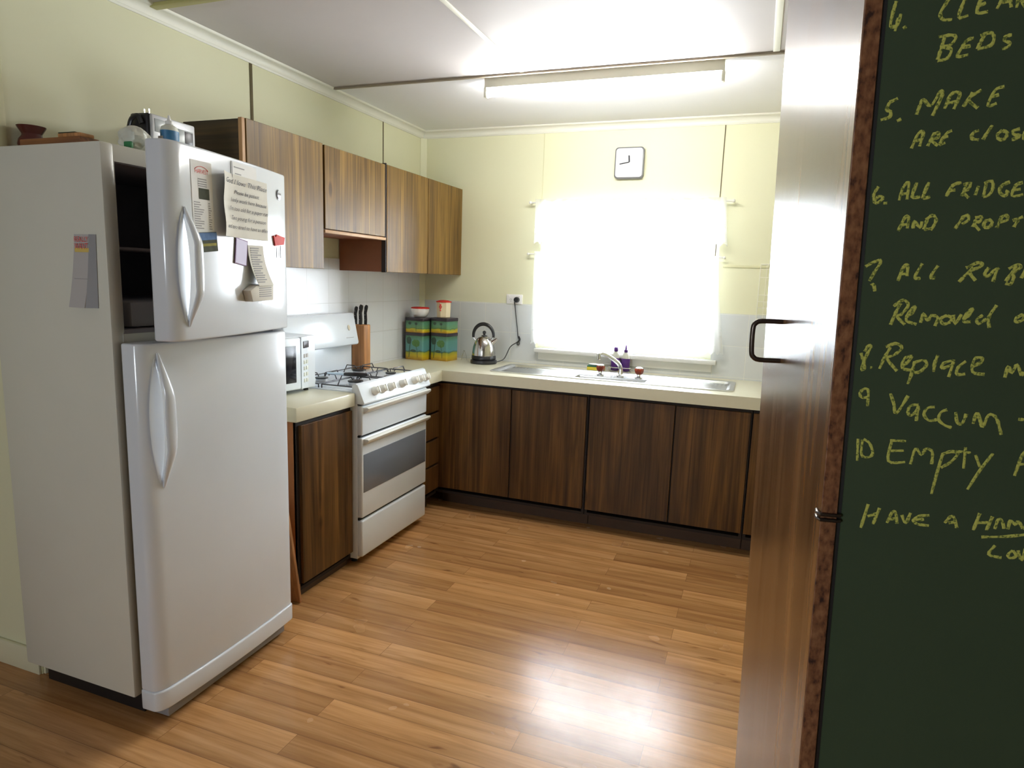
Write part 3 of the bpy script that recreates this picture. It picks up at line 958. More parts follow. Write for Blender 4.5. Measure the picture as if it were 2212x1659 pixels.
LF = .500          # fronts of the left run
BF = -.655         # fronts of the back run
base_cabinet('single-door base cabinet between fridge and stove', 'y', -2.022, -1.612, LF, .012, [(-2.006, -1.618, .078, .812)], .458, side='carcass_lt', kz=.076)
base_cabinet('narrow four-drawer base unit right of the stove', 'y', -.914, -.664, LF, .012,
             [(-.910, -.668, .142 + k * .169, .142 + k * .169 + .153) for k in range(4)], .415, True, 'drawer_unit')
base_cabinet('double-door base cabinet under left half of sink, in the corner', 'x', .462, 1.452, BF, -.012, [(.470, .972, .140, .818), (.980, 1.442, .140, .816)], -.520)
base_cabinet('double-door base cabinet under right half of sink', 'x', 1.456, 2.346, BF, -.012, [(1.462, 1.942, .140, .816), (1.950, 2.338, .140, .814)], -.520)
base_cabinet('base cabinet mostly hidden by the open cupboard door', 'x', 2.350, 2.985, BF, -.012, [(2.352, 2.980, .140, .814)], -.520)
# worktops
b = B()
WLX = .513
b.box(.008, WLX, -2.052, -1.611, ZW - .066, ZW, M['worktop'], .006)
tag(b.obj('worktop'), 'short cream worktop under the microwave, left of the stove', 'worktop')
b = B()
sx0, sx1, sy0, sy1 = .80, 2.215, -.515, -.175     # hole for the sink
yb = -.668
b.box(.008, WLX - .02, -.905, yb, ZW - .066, ZW, M['worktop'])
b.box(WLX - .02, WLX, -.905, yb, ZW - .066, ZW, M['worktop'])
b.box(.008, sx0, yb, -.008, ZW - .066, ZW, M['worktop'])
b.box(sx0, sx1, sy1, -.008, ZW - .066, ZW, M['worktop'])
b.box(sx0, sx1, yb, sy0, ZW - .066, ZW, M['worktop'])
b.box(sx1, 2.99, yb, -.008, ZW - .066, ZW, M['worktop'])
tag(b.obj('worktop'), 'long L-shaped cream worktop carrying the sink', 'worktop')

# ------------------------------------------------------------------ sink and tap
t = thing('kitchen_sink', 'long stainless steel double-drainer sink set in the worktop', 'sink', (1.5, -.345, ZW))
b = B()
rim = rounded_rect(1.462, .392, .03, 5, 1.506, -.345)
# flat rim ring, sloping drainers and a bowl between
def ring(bb, outer, inner, zo, zi, m):
    n = len(outer)
    vo = [bb.bm.verts.new((p[0], p[1], zo)) for p in outer]
    vi = [bb.bm.verts.new((p[0], p[1], zi)) for p in inner]
    fs = [bb.bm.faces.new((vo[i], vo[(i + 1) % n], vi[(i + 1) % n], vi[i])) for i in range(n)]
    bb._fin(vo + vi, fs, m)
r0 = rounded_rect(1.462, .392, .03, 5, 1.506, -.345)
r1 = rounded_rect(1.440, .370, .03, 5, 1.506, -.345)
r2 = rounded_rect(1.410, .340, .03, 5, 1.506, -.345)
r3 = rounded_rect(1.380, .310, .03, 5, 1.506, -.345)
ring(b, r0, r0, ZW + .0005, ZW + .006, M['steel'])
ring(b, r0, r1, ZW + .006, ZW + .008, M['steel'])
ring(b, r1, r2, ZW + .008, ZW + .006, M['steel'])
ring(b, r2, r3, ZW + .006, ZW - .006, M['steel'])
bx0, bx1, by0, by1 = 1.30, 1.73, -.485, -.30
for (u0, u1) in ((.816, bx0), (bx1, 2.196)):
    def fn(u, v, u0=u0, u1=u1):
        return (u0 + u * (u1 - u0), -.50 + v * .31, ZW - .006 - (.004 if (int(u * 40) % 2) else 0) * (1 if .12 < v < .88 else 0))
    b.grid(fn, 40, 8, M['steel'])
b.box(bx0, bx1, by1, -.190, ZW - .010, ZW - .006, M['steel'])
b.box(bx0, bx1, -.5, by0, ZW - .010, ZW - .006, M['steel'])
b.obj('drainer', t, 40)
b = B()
w0 = rounded_rect(bx1 - bx0 + .004, by1 - by0 + .004, .002, 5, (bx0 + bx1) / 2, (by0 + by1) / 2)
w1 = rounded_rect(bx1 - bx0 - .03, by1 - by0 - .03, .03, 5, (bx0 + bx1) / 2, (by0 + by1) / 2)
ring(b, w0, w1, ZW - .006, ZW - .15, M['steel'])
b.poly([(p[0], p[1], ZW - .15) for p in w1], M['steel'])
b.cyl(((bx0 + bx1) / 2, (by0 + by1) / 2, ZW - .15), .035, .003, M['chrome'])
b.obj('bowl', t, 40)

t = thing('sink_tap', 'chrome swivel spout with two amber tap handles on the sink', 'tap', (1.549, -.26, ZW))
ty = -.262
b = B()
b.lathe([(.026, -.006), (.026, .004), (.017, .012), (.015, .03), (.0135, .042)], (1.553, ty, ZW), M['chrome'])
pts = smooth_path([(1.553, ty, ZW + .03), (1.548, ty - .004, ZW + .062), (1.522, ty - .025, ZW + .095), (1.475, ty - .055, ZW + .128), (1.445, ty - .072, ZW + .138), (1.428, ty - .08, ZW + .134)], 6)
b.tube(pts, .0125, M['chrome'], 14)
b.lathe([(.013, 0), (.013, -.036), (.011, -.038)], (1.428, ty - .08, ZW + .140), M['chrome'], 16)
b.obj('spout', t)
for k, hx in enumerate((1.425, 1.668)):
    b = B()
    b.lathe([(.024, -.006), (.024, .003), (.012, .008), (.011, .018)], (hx, ty, ZW), M['chrome'], 20)
    pr = []
    prof = [(.014, .018), (.022, .026), (.026, .045), (.024, .056)]
    # fluted amber handle
    n = 32
    rings = []
    for r, z in prof:
        rings.append([b.bm.verts.new((hx + r * (1 + .10 * math.cos(8 * 2 * math.pi * i / n)) * math.cos(2 * math.pi * i / n), ty + r * (1 + .10 * math.cos(8 * 2 * math.pi * i / n)) * math.sin(2 * math.pi * i / n), ZW + z)) for i in range(n)])
    fs = []
    for r_a, r_b in zip(rings, rings[1:]):
        fs += [b.bm.faces.new((r_a[i], r_a[(i + 1) % n], r_b[(i + 1) % n], r_b[i])) for i in range(n)]
    b._fin([v for r in rings for v in r], fs, M['amber'])
    b.lathe([(.0235, .054), (.022, .060), (.012, .064), (.001, .065)], (hx, ty, ZW), M['white_plastic'], 20)
    b.obj('handle', t, 50)

# things behind the sink
def soap(x, lab, pointed):
    t = thing('soap_bottle', lab, 'bottle', (x, -.075, ZW + .008))
    b = B()
    z = ZW + .008
    b.lathe([(.024, 0), (.027, .006), (.027, .078), (.0255, .082)], (x, -.075, z), M['purple_soap'], 22, sx=1.1, sy=.8)
    b.lathe([(.0255, .082), (.0245, .095), (.012, .118), (.010, .124)], (x, -.075, z), M['clear_white'], 22, sx=1.1, sy=.8)
    b.obj('body', t)
    b = B()
    if pointed:
        b.lathe([(.0115, .122), (.0115, .138), (.006, .142), (.004, .168), (.002, .170)], (x, -.075, z), M['purple_soap'], 16)
    else:
        b.lathe([(.011, .124), (.013, .130), (.013, .146), (.009, .152), (.001, .154)], (x, -.075, z), M['purple_soap'], 16)
    b.obj('cap', t)
soap(1.480, 'purple soap bottle with rounded cap, left in the chrome caddy', False)
soap(1.545, 'purple soap bottle with pointed cap, right in the chrome caddy', True)
b = B()
for z in (ZW + .004, ZW + .03):
    b.tube([(1.512 + p[0], -.075 + p[1], z) for p in rounded_rect(.145, .065, .03, 5)], .003, M['chrome'], 8, True)
for px, py in ((1.44, -.075), (1.584, -.075), (1.512, -.108), (1.512, -.043)):
    b.tube([(px, py, ZW + .002), (px, py, ZW + .034)], .0025, M['chrome'], 8)
b.tube([(1.512, -.108, ZW + .034), (1.512, -.108, ZW + .078)], .004, M['chrome'], 8)
b.box(1.445, 1.58, -.102, -.048, ZW + .0005, ZW + .005, M['chrome'])
tag(b.obj('bottle_caddy'), 'small chrome wire caddy holding the purple soap bottles', 'caddy')
t = thing('dish_sponge', 'yellow and green dish sponge behind the left tap handle', 'sponge', (1.356, -.10, ZW))
B().box(1.302, 1.415, -.125, -.07, ZW + .0005, ZW + .024, M['sponge_y'], .004).obj('foam', t)
B().box(1.302, 1.415, -.125, -.07, ZW + .024, ZW + .032, M['sponge_g'], .003).obj('scourer', t)
b = B()
b.grid(lambda u, v: (1.345 + .038 * math.cos(2 * math.pi * u) * math.sin(math.pi * v) * (1 + .15 * math.sin(6 * u * math.pi)), -.097 + .022 * math.sin(2 * math.pi * u) * math.sin(math.pi * v), ZW + .0325 + .013 * (1 - math.cos(math.pi * v)) * .5), 24, 8, M['cloth'])
tag(b.obj('crumpled_cloth'), 'small crumpled white cloth lying on the sponge', 'cloth')
t = thing('lidded_cup', 'brown cup with orange lid beside the open cupboard door', 'cup', (2.43, -.16, ZW))
B().lathe([(.026, .0005), (.032, .01), (.040, .04), (.041, .068), (.039, .072)], (2.43, -.16, ZW), M['brown_cup'], 28).obj('body', t)
B().lathe([(.043, .068), (.043, .080), (.038, .092), (.02, .097), (.001, .098)], (2.43, -.16, ZW), M['orange'], 28).obj('lid', t)
# hanging wire rack
b = B()
rx0, rx1, rz0, rz1, ry = 2.318, 2.60, 1.285, 1.610, -.032
b.tube([(rx0, ry, rz0), (rx1, ry, rz0), (rx1, ry, rz1), (rx0, ry, rz1)], .0028, M['wire_white'], 6, True)
b.tube([(rx0, -.008, rz1 + .006), (rx1, -.008, rz1 + .006)], .0025, M['wire_white'], 6)
for k in range(6):
    z = rz0 + (.028, .068, .105, .145, .250, .30)[k]
    b.tube([(rx0, ry, z), (rx1, ry, z)], .0018, M['wire_white'], 6)
for k in range(1, 8):
    x = rx0 + k * .035
    b.tube([(x, ry, rz0), (x, ry, rz1)], .0015, M['wire_white'], 6)
for x in (rx0 + .045, rx1 - .045):
    b.tube([(x, ry, rz1 - .02), (x - .004, -.008, rz1 + .006)], .002, M['wire_white'], 6)
    b.tube([(x - .004, -.008, rz1 + .006), (x - .004, .0, rz1 + .006)], .002, M['wire_white'], 6)
tag(b.obj('wire_rack'), 'white wire rack hanging on the back wall right of the window', 'rack')

# ------------------------------------------------------------------ curtains
M['lace_v'] = lace('lace_valance_cloth', .5, .17, .3)
M['lace_c'] = lace('lace_cafe_cloth', .5, .20, .6)


def curtain(name, lab, x0, x1, z0, z1, flare0, flare1, n, m, y, scal):
    def fn(u, v):
        fl = (1 - v) ** 1.3
        x = x0 + u * (x1 - x0) + fl * (-flare0 * (1 - u) + flare1 * u)
        yy = y + (.012 * math.sin(u * n * 2 * math.pi) + .004 * math.sin(u * n * 5.1)) * (.55 + .45 * (1 - v))
        zz = z0 + v * (z1 - z0)
        if v < .12:
            zz += (.12 - v) / .12 * scal * abs(math.sin(u * n * 1.0 * math.pi * 2))
        return (x, yy, zz)
    bb = B()
    bb.grid(fn, n * 12, 14, m, .0008)
    return tag(bb.obj(name, 80), lab, 'curtain') if False else tag(bb.obj(name, None, 80), lab, 'curtain')


def rod(lab, x0, x1, z, y, r):
    t = thing('curtain_rod', lab, 'curtain rod', ((x0 + x1) / 2, y, z))
    b = B(); b.tube([(x0, y, z), (x1, y, z)], r, M['rod'], 12)
    b.obj('pole', t)
    for x in (x0, x1):
        b = B(); b.sphere((x, y, z), r * 1.8, M['rod']); b.tube([(x, y, z), (x, -.001, z)], r * .8, M['rod'], 8); b.obj('bracket', t)
rod('upper white curtain rod carrying the lace valance', .842, 2.132, 1.984, -.050, .006)
rod('lower white curtain rod halfway down the window', .835, 2.105, 1.648, -.040, .005)
curtain('curtain_valance', 'short white lace valance across the top of the window', .884, 2.092, 1.712, 2.004, .002, .026, 15, M['lace_v'], -.068, .018)
curtain('cafe_curtain', 'long white lace cafe curtain covering the left half of the window', .885, 1.478, 1.038, 1.664, .004, .0, 9, M['lace_c'], -.058, .016)
curtain('cafe_curtain', 'long white lace cafe curtain, right half of window, hem flaring out', 1.482, 2.072, 1.050, 1.656, .0, .075, 9, M['lace_c'], -.058, .016)

# ------------------------------------------------------------------ clock, socket
t = thing('wall_clock', 'square white wall clock with thin grey rim above the window', 'clock', (1.483, -.015, 2.129))
b = B()
b.prism(rounded_rect(.184, .192, .022, 6, 1.484, 2.225), 'y', -.004, -.034, M['clock_grey'], None, .004)
b.obj('case', t)
b = B(); b.prism(rounded_rect(.168, .176, .018, 6, 1.484, 2.225), 'y', -.033, -.0365, M['clock_face']); b.obj('face', t)
for nm, ang, ln, wd in (('hour_hand', 5, .040, .009), ('minute_hand', 100, .062, .006)):
    a = math.radians(ang)
    c = Vector((1.486, -.0390, 2.228)); e = c + Vector((-math.sin(a), 0, math.cos(a))) * ln
    b = B(); b.tube([c, e], (wd / 2), M['ink'], 6); b.obj(nm, t)
t = thing('power_socket', 'white double power socket on the wall left of the window', 'socket', (.735, -.005, 1.306))
B().box(.677, .793, -.012, -.0005, 1.306, 1.372, M['white_plastic'], .003).obj('plate', t)
for sx in (.690, .768):
    B().box(sx, sx + .012, -.016, -.011, 1.354, 1.366, M['white_plastic'], .002).obj('switch', t)
b = B()
for dx, rz in ((.705, .5), (.715, -.5)):
    b.box(-.001, .001, -.0128, -.0118, -.004, .004, M['ink'], 0, 2, Matrix.Translation((dx, 0, 1.338)) @ Matrix.Rotation(rz, 4, 'Y'))
b.box(.709, .711, -.0128, -.0118, 1.322, 1.330, M['ink'])
b.obj('outlet_slots', t)

# ------------------------------------------------------------------ kettle
kx, ky = .592, -.19
t = thing('electric_kettle', 'stainless steel dome kettle with black arched handle', 'kettle', (kx, ky, ZW))
B().lathe([(.088, .0005), (.092, .008), (.090, .022), (.080, .028)], (kx, ky, ZW), M['black'], 36).obj('power_base', t)
B().lathe([(.080, .028), (.084, .034), (.083, .052), (.081, .056)], (kx, ky, ZW), M['black'], 36).obj('lower_ring', t)
B().lathe([(.081, .056), (.080, .080), (.075, .115), (.065, .145), (.050, .168), (.034, .181), (.020, .186)], (kx, ky, ZW), M['steel_k'], 40).obj('body', t)
b = B(); b.lathe([(.022, .185), (.020, .190), (.008, .193), (.007, .200), (.012, .206), (.011, .218), (.004, .223), (.001, .2235)], (kx, ky, ZW), M['black'], 20); b.obj('lid_knob', t)
b = B()
arch = [(kx + .075 * math.cos(a) - .006, ky, ZW + .188 + .080 * math.sin(a)) for a in [math.radians(-5 + 195 * k / 20) for k in range(21)]]
b.tube(arch, [(.008 + .004 * math.sin(math.pi * k / 20), .009 + .004 * math.sin(math.pi * k / 20)) for k in range(21)], M['black'], 12)
b.obj('handle', t)
b = B()
b.tube([(kx - .079, ky, ZW + .168), (kx - .060, ky, ZW + .150)], .007, M['chrome'], 10)
b.obj('handle_mount', t)
b = B()
b.tube([(kx + .068, ky, ZW + .182), (kx + .052, ky, ZW + .162)], .007, M['chrome'], 10)
b.obj('handle_mount', t)
b = B()
b.tube([(kx + .055, ky, ZW + .138), (kx + .078, ky, ZW + .158), (kx + .096, ky, ZW + .172)], [.018, .012, .009], M['steel_k'], 14)
b.obj('spout', t)
b = B()
pts = smooth_path([(kx + .085, ky + .02, ZW + .012), (kx + .115, ky + .09, ZW + .03), (.735, -.06, ZW + .11), (.772, -.032, ZW + .142), (.783, -.022, ZW + .158), (.777, -.022, ZW + .178), (.770, -.024, ZW + .235), (.757, -.024, ZW + .32), (.748, -.026, ZW + .395), (.745, -.03, 1.318), (.752, -.03, 1.330)], 6)
b.tube(pts, .0033, M['black'], 8)
b.tube(smooth_path([(.776, -.018, ZW + .15), (.786, -.018, ZW + .137), (.778, -.016, ZW + .122), (.768, -.016, ZW + .130), (.776, -.016, ZW + .15)], 5), .003, M['black'], 8)
b.tube(smooth_path([(.784, -.018, ZW + .15), (.788, -.016, ZW + .165), (.779, -.018, ZW + .185)], 5), .0055, M['black'], 8)
b.obj('power_cord', t)
b = B(); b.lathe([(.019, -.012), (.0195, -.016), (.0195, -.030), (.016, -.038), (.001, -.039)], (.757, 0, 1.336), M['black'], 22, axis='y'); b.obj('plug', t)

# ------------------------------------------------------------------ canisters
def canister(x, y, z, w, h, lab, rz, big):
    t = thing('storage_canister', lab, 'canister', (x, y, z), 'painted storage canisters')
    R = Matrix.Translation((x, y, z)) @ Matrix.Rotation(rz, 4, 'Z')
    mart = canister_art('canister_art_%s' % ('large' if big else 'small'), h - .024, .34 if big else .36, ((.10, .27, .29), (.10, .26, .22)) if big else ((.12, .25, .10), (.08, .22, .14)))
    b = B(R)
    r = .012
    b.prism(rounded_rect(w, w, r, 4), 'z', .0005, h - .022, mart)
    yf = -w / 2 - .0006
    def blob(cx, cz, rx, rz_, m, seed, face='y'):
        rnd = random.Random(seed)
        pts = []
        for k in range(22):
            a = 2 * math.pi * k / 22
            q = 1 + rnd.uniform(-.10, .10)
            pts.append((cx + rx * q * math.cos(a), yf, cz + rz_ * q * math.sin(a)))
        b.poly(pts, m)
    if big:
        blob(.018, h * .62, .032, .026, M['tree_green'], 3)
        b.tube([(.030, yf, h * .10), (.028, yf, h * .35), (.014, yf, h * .58)], .0012, M['tree_dark'], 6)
        b.tube([(-.040, yf, h * .08), (-.034, yf, h * .4), (-.025, yf, h * .75)], .0022, M['tree_dark'], 6)
        blob(-.040, h * .70, .020, .026, M['tree_dark'], 5)
        blob(-.004, h * .33, .024, .010, M['tree_dark'], 8)
    else:
        blob(.018, h * .60, .011, .009, M['tree_dark'], 9)
        b.tube([(.018, yf, h * .08), (.018, yf, h * .55)], .001, M['tree_dark'], 6)
        blob(-.034, h * .62, .013, .010, M['tree_dark'], 11)
    # dark sides as on a printed tin
    b.box(-w / 2 - .0008, -w / 2 + .004, -w / 2 + .003, w / 2 - .003, .002, h - .022, M['tin_dark'])
    b.obj('body', t)
    b = B(R)
    b.prism(rounded_rect(w + .005, w + .005, r + .002, 4), 'z', h - .023, h, M['tin_dark'], None, .004)
    b.obj('lid', t)
CW = .148
canister(.122, -.235, ZW, CW, .190, 'large tree-painted canister at the bottom of the left stack', -.10, True)
canister(.287, -.185, ZW, CW - .008, .192, 'large tree-painted canister at the bottom of the right stack', -.12, True)
canister(.122, -.235, ZW + .190, CW, .102, 'small tree-painted canister under the white bowl', -.10, False)
canister(.287, -.185, ZW + .192, CW - .008, .104, 'small tree-painted canister under the cream beaker', -.12, False)
cz = ZW + .292
t = thing('lidded_bowl', 'white bowl with red lid on the left canister stack', 'bowl', (.122, -.235, cz))
B().lathe([(.036, .0005), (.042, .004), (.055, .022), (.062, .046), (.063, .062)], (.122, -.235, cz), M['white_plastic'], 32).obj('body', t)
B().lathe([(.065, .061), (.065, .066), (.055, .071), (.02, .073), (.001, .074)], (.122, -.235, cz), M['red_plastic'], 32).obj('lid', t)
cz = ZW + .296
t = thing('lidded_beaker', 'cream beaker with red lid on the right canister stack', 'beaker', (.282, -.19, cz))
b = B(); b.lathe([(.045, .0005), (.048, .004), (.052, .108)], (.282, -.19, cz), M['cream_plastic'], 8); b.obj('body', t)
b = B(); b.lathe([(.054, .106), (.054, .112), (.03, .120), (.001, .122)], (.282, -.19, cz), M['red_plastic'], 24); b.obj('lid', t)
b = B()
for k, (dx, dz, r) in enumerate(((0, .088, .008), (-.006, .076, .006), (.006, .076, .006), (0, .066, .007), (0, .052, .006))):
    b.lathe([(r, -.0515), (r * .8, -.0535), (.0005, -.054)], (.282 + dx, -.19, cz + dz), M['red_ink'], 12, axis='y')
b.obj('red_motif', t)
b = B()
b.tube(smooth_path([(.408, -.16, ZW + .003), (.413, -.15, ZW + .035), (.424, -.145, ZW + .066), (.436, -.14, ZW + .035), (.440, -.13, ZW + .003)], 6), .002, M['chrome'], 8)
b.sphere((.424, -.145, ZW + .068), .006, M['chrome'])
tag(b.obj('wire_clip'), 'small chrome wire clip standing between canisters and kettle', 'clip')

# ================================================================== STOVE
SY0, SY1, SX = -1.604, -.922, .545
t = thing('gas_stove', 'white upright gas stove with oven, between two cabinets', 'stove', (.28, (SY0 + SY1) / 2, 0))
b = B()
b.box(.012, SX - .028, SY0, SY1, .035, .888, M['enamel'], .003)
for fx in (.06, SX - .08):
    for fy in (SY0 + .05, SY1 - .05):
        b.cyl((fx, fy, 0), .016, .036, M['black'])
b.obj('body', t)
B().box(SX - .040, SX, SY0 + .002, SY1 - .002, .048, .242, M['enamel'], .010, 3).obj('storage_drawer', t)
B().box(SX - .030, SX - .018, SY0 + .004, SY1 - .004, .242, .254, M['blackgap']).obj('drawer_gap', t)
d = B().box(SX - .036, SX, SY0 + .002, SY1 - .002, .256, .672, M['enamel'], .008, 3).obj('oven_door', t)
B().box(SX - .004, SX + .0025, SY0 + .014, SY1 - .016, .388, .585, M['oven_glass'], .002).obj('oven_window', d)


def bar_handle(z, par):
    b = B()
    poly = [(SX - .001, z - .026), (SX + .012, z - .024), (SX + .030, z - .008), (SX + .032, z + .002), (SX + .024, z + .006), (SX - .001, z + .004)]
    b.prism(poly, 'y', SY0 + .012, SY1 - .006, M['enamel_warm'], None, .004)
    b.obj('handle', par)


bar_handle(.662, d)
d = B().box(SX - .036, SX, SY0 + .002, SY1 - .002, .684, .834, M['enamel'], .008, 3).obj('grill_door', t)
bar_handle(.822, d)
B().box(SX - .034, SX - .012, SY0 + .004, SY1 - .004, .674, .682, M['blackgap']).box(SX - .034, SX - .012, SY0 + .004, SY1 - .004, .836, .844, M['blackgap']).obj('door_gap', t)
# control fascia, leaning back
b = B()
poly = [(SX - .045, .842), (SX + .012, .842), (SX + .016, .850), (SX - .022, .938), (SX - .034, .944), (SX - .055, .936), (SX - .06, .86)]
b.prism(poly, 'y', SY0 - .002, SY1 + .014, M['enamel'], None, .004)
fas = b.obj('control_panel', t)
nrm = Vector((.088, 0, .038)).normalized()
for ky_ in (-1.490, -1.420, -1.335, -1.215, -1.080, -1.015, -.950):
    b = B()
    c = Vector((SX - .003, ky_, .893))
    Rm = Matrix.Translation(c) @ nrm.to_track_quat('Z', 'Y').to_matrix().to_4x4()
    b.lathe([(.0225, -.002), (.0225, .008), (.020, .012), (.017, .030), (.012, .034), (.001, .035)], (0, 0, 0), M['enamel_warm'], 24, Rm)
    b.box(-.003, .003, -.018, .018, .030, .038, M['enamel_warm'], .001, 2, Rm)
    b.obj('knob', t)
    b = B()
    b.box(-.0012, .0012, -.002, .002, .0, .0006, M['ink_lt'], 0, 2, Rm @ Matrix.Translation((.027, 0, 0)))
    b.obj('dial_mark', t)
# hob
b = B()
b.box(.055, SX - .042, SY0, SY1, .886, .904, M['enamel'], .004)
b.box(.095, SX - .075, SY0 + .03, SY1 - .03, .9035, .906, M['enamel'])
b.obj('hob', t)
bur = [(.19, -1.44, .030), (.40, -1.44, .036), (.19, -1.09, .036), (.40, -1.09, .026)]
for x, y, r in bur:
    b = B()
    b.lathe([(r + .012, .905), (r + .012, .909), (r, .912), (r, .922)], (x, y, 0), M['alu'], 24)
    b.lathe([(r, .922), (r + .004, .924), (r + .003, .930), (.001, .931)], (x, y, 0), M['black'], 24)
    b.obj('burner', t)
for x in (.19, .40):
    for y0 in (-1.44, -1.09):
        b = B()
        hw, hd = .155, .095
        z = .936
        b.tube([(x - hd, y0 - hw, z - .012), (x + hd, y0 - hw, z - .012), (x + hd, y0 + hw, z - .012), (x - hd, y0 + hw, z - .012)], .003, M['black_wire'], 8, True)
        for sx_, sy_ in ((-1, 0), (1, 0), (0, -1), (0, 1)):
            p0 = Vector((x + sx_ * hd, y0 + sy_ * hw, z - .012))
            p1 = Vector((x + sx_ * (hd - .012), y0 + sy_ * (hw - .018), z + .014))
            p2 = Vector((x + sx_ * .030, y0 + sy_ * .034, z + .014))
            p3 = Vector((x + sx_ * .022, y0 + sy_ * .026, z + .002))
            b.tube([p0, p1, p2, p3], .003, M['black_wire'], 8)
        for sx_ in (-1, 1):
            for sy_ in (-1, 1):
                b.tube([(x + sx_ * hd, y0 + sy_ * hw, z - .012), (x + sx_ * hd, y0 + sy_ * hw, .905)], .003, M['black_wire'], 8)
        b.obj('trivet', t)
# splashback with slanted box on top
b = B()
b.box(.012, .050, SY0 + .004, SY1 - .036, .89, 1.066, M['enamel'], .003)
b.obj('splashback', t)
b = B()
b.prism([(.012, 1.072), (.092, 1.060), (.100, 1.066), (.102, 1.076), (.068, 1.238), (.060, 1.246), (.012, 1.246)], 'y', SY0 + .004, SY1 - .036, M['enamel'], None, .006, 3)
bk = b.obj('splashback_hood', t)
b = B()
b.box(.020, .060, SY0 + .02, SY1 - .06, 1.054, 1.072, M['tin_dark'])
b.obj('vent_slot', t)
b = B()
nx = Vector((.162, 0, .034)).normalized()
Rm = Matrix.Translation((.0845, -1.036, 1.163)) @ nx.to_track_quat('Z', 'Y').to_matrix().to_4x4()
b.lathe([(.013, 0), (.013, .002), (.009, .003), (.001, .003)], (0, 0, 0), M['beige_badge'], 20, Rm, sx=.8, sy=1.25)
b.obj('emblem', t)
b = B()
b.box(-.036, .036, -.0012, .0012, -.002, .0008, M['ink_lt'], 0, 2, Matrix.Translation((.0965, -1.04, 1.106)) @ nx.to_track_quat('Z', 'Y').to_matrix().to_4x4())
b.obj('model_strip', t)
t = thing('gas_lighter', 'black and pale blue gas lighter lying on the hob', 'lighter', (.36, -1.46, .95))
zL = .9640
p0, p1, p2 = Vector((.265, -1.492, zL)), Vector((.355, -1.470, zL)), Vector((.475, -1.440, zL))
b = B(); b.tube([p1, p1.lerp(p2, .2), p1.lerp(p2, .8), p2], [(.008, .017), (.010, .022), (.010, .022), (.006, .014)], M['black'], 14, flat=(0, 0, 1)); b.obj('grip', t)
b = B(); b.tube([p0, p0.lerp(p1, .6), p1], [(.005, .008), (.007, .014), (.008, .016)], M['lighter_blue'], 12, flat=(0, 0, 1)); b.obj('tip', t)

# ================================================================== KNIFE BLOCK
t = thing('knife_block', 'upright orange timber knife block beside the stove splashback', 'knife block', (.058, -.868, ZW))
b = B(); b.box(.014, .104, -.906, -.834, ZW + .0005, ZW + .272, M['block_wood'], .006, 3); b.obj('block', t)
kn = [(.032, -.888, .108, 'short-handled black knife at the wall side of the knife block'), (.050, -.858, .116, 'tall black-handled knife at the back of the knife block'),
      (.064, -.886, .120, 'black-handled knife in the middle of the knife block'), (.086, -.862, .118, 'black-handled knife nearest the front of the block')]
for x, y, h, lab in kn:
    k = thing('kitchen_knife', lab, 'knife', (x, y, ZW + .272), 'knives in the block')
    z0 = ZW + .272
    b = B()
    b.tube([(x, y, z0 + .001), (x + .001, y, z0 + .03), (x - .001, y, z0 + h * .6), (x + .003, y + .003, z0 + h * .9), (x + .007, y + .004, z0 + h)],
           [(.010, .0065), (.0105, .007), (.010, .007), (.0125, .0075), (.008, .005)], M['black'], 12, flat=(1, 0, 0))
    b.obj('handle', k)
    for q in (.25, .5, .75):
        b = B(); b.cyl((x, y - .0082, z0 + h * q), .0022, .0164, M['chrome'], 'y', 10); b.obj('rivet', k)

# ================================================================== MICROWAVE
R = Matrix.Translation((.0, 0, 0))
th = math.radians(-7)
R = Matrix.Translation((.305, -1.628, ZW)) @ Matrix.Rotation(th, 4, 'Z')
# local: x to the front, y along the wall (right end at y=0), z up
t = thing('microwave_oven', 'white microwave oven with dark door glass, half hidden by the fridge', 'microwave', (.14, -1.82, ZW))
b = B(R)
b.box(-.235, -.012, -.44, .0, .014, .272, M['enamel'], .006, 3)
for fx in (-.2, -.04):
    for fy in (-.40, -.04):
        b.cyl((fx, fy, .0005), .012, .014, M['black'])
b.obj('casing', t)
b = B(R); b.box(-.014, .012, -.44, -.118, .020, .268, M['enamel'], .008, 3)
d = b.obj('door', t)
b = B(R); b.box(.008, .0135, -.40, -.150, .055, .232, M['mw_glass'], .003); b.obj('door_glass', d)
b = B(R)
b.prism([(-.014, -.116), (.012, -.116), (-.030, -.004), (-.045, -.002)], 'z', .018, .270, M['enamel'], None, .004)
p = b.obj('control_panel', t)
pn = Vector((.112, .042, 0)).normalized()
tq = Matrix.Translation((-.008, -.06, 0)) @ Matrix.Rotation(math.atan2(.042, .112), 4, 'Z')
b = B(R @ tq); b.box(-.002, .0022, -.040, .040, .215, .248, M['tin_dark'], .001); b.obj('display', p)
for r in range(5):
    for c in range(3):
        b = B(R @ tq); b.box(-.002, .0018, -.036 + c * .027, -.018 + c * .027, .168 - r * .030, .186 - r * .030, M['clear_white'] if r else M['paper_grey'], .001); b.obj('button', p)

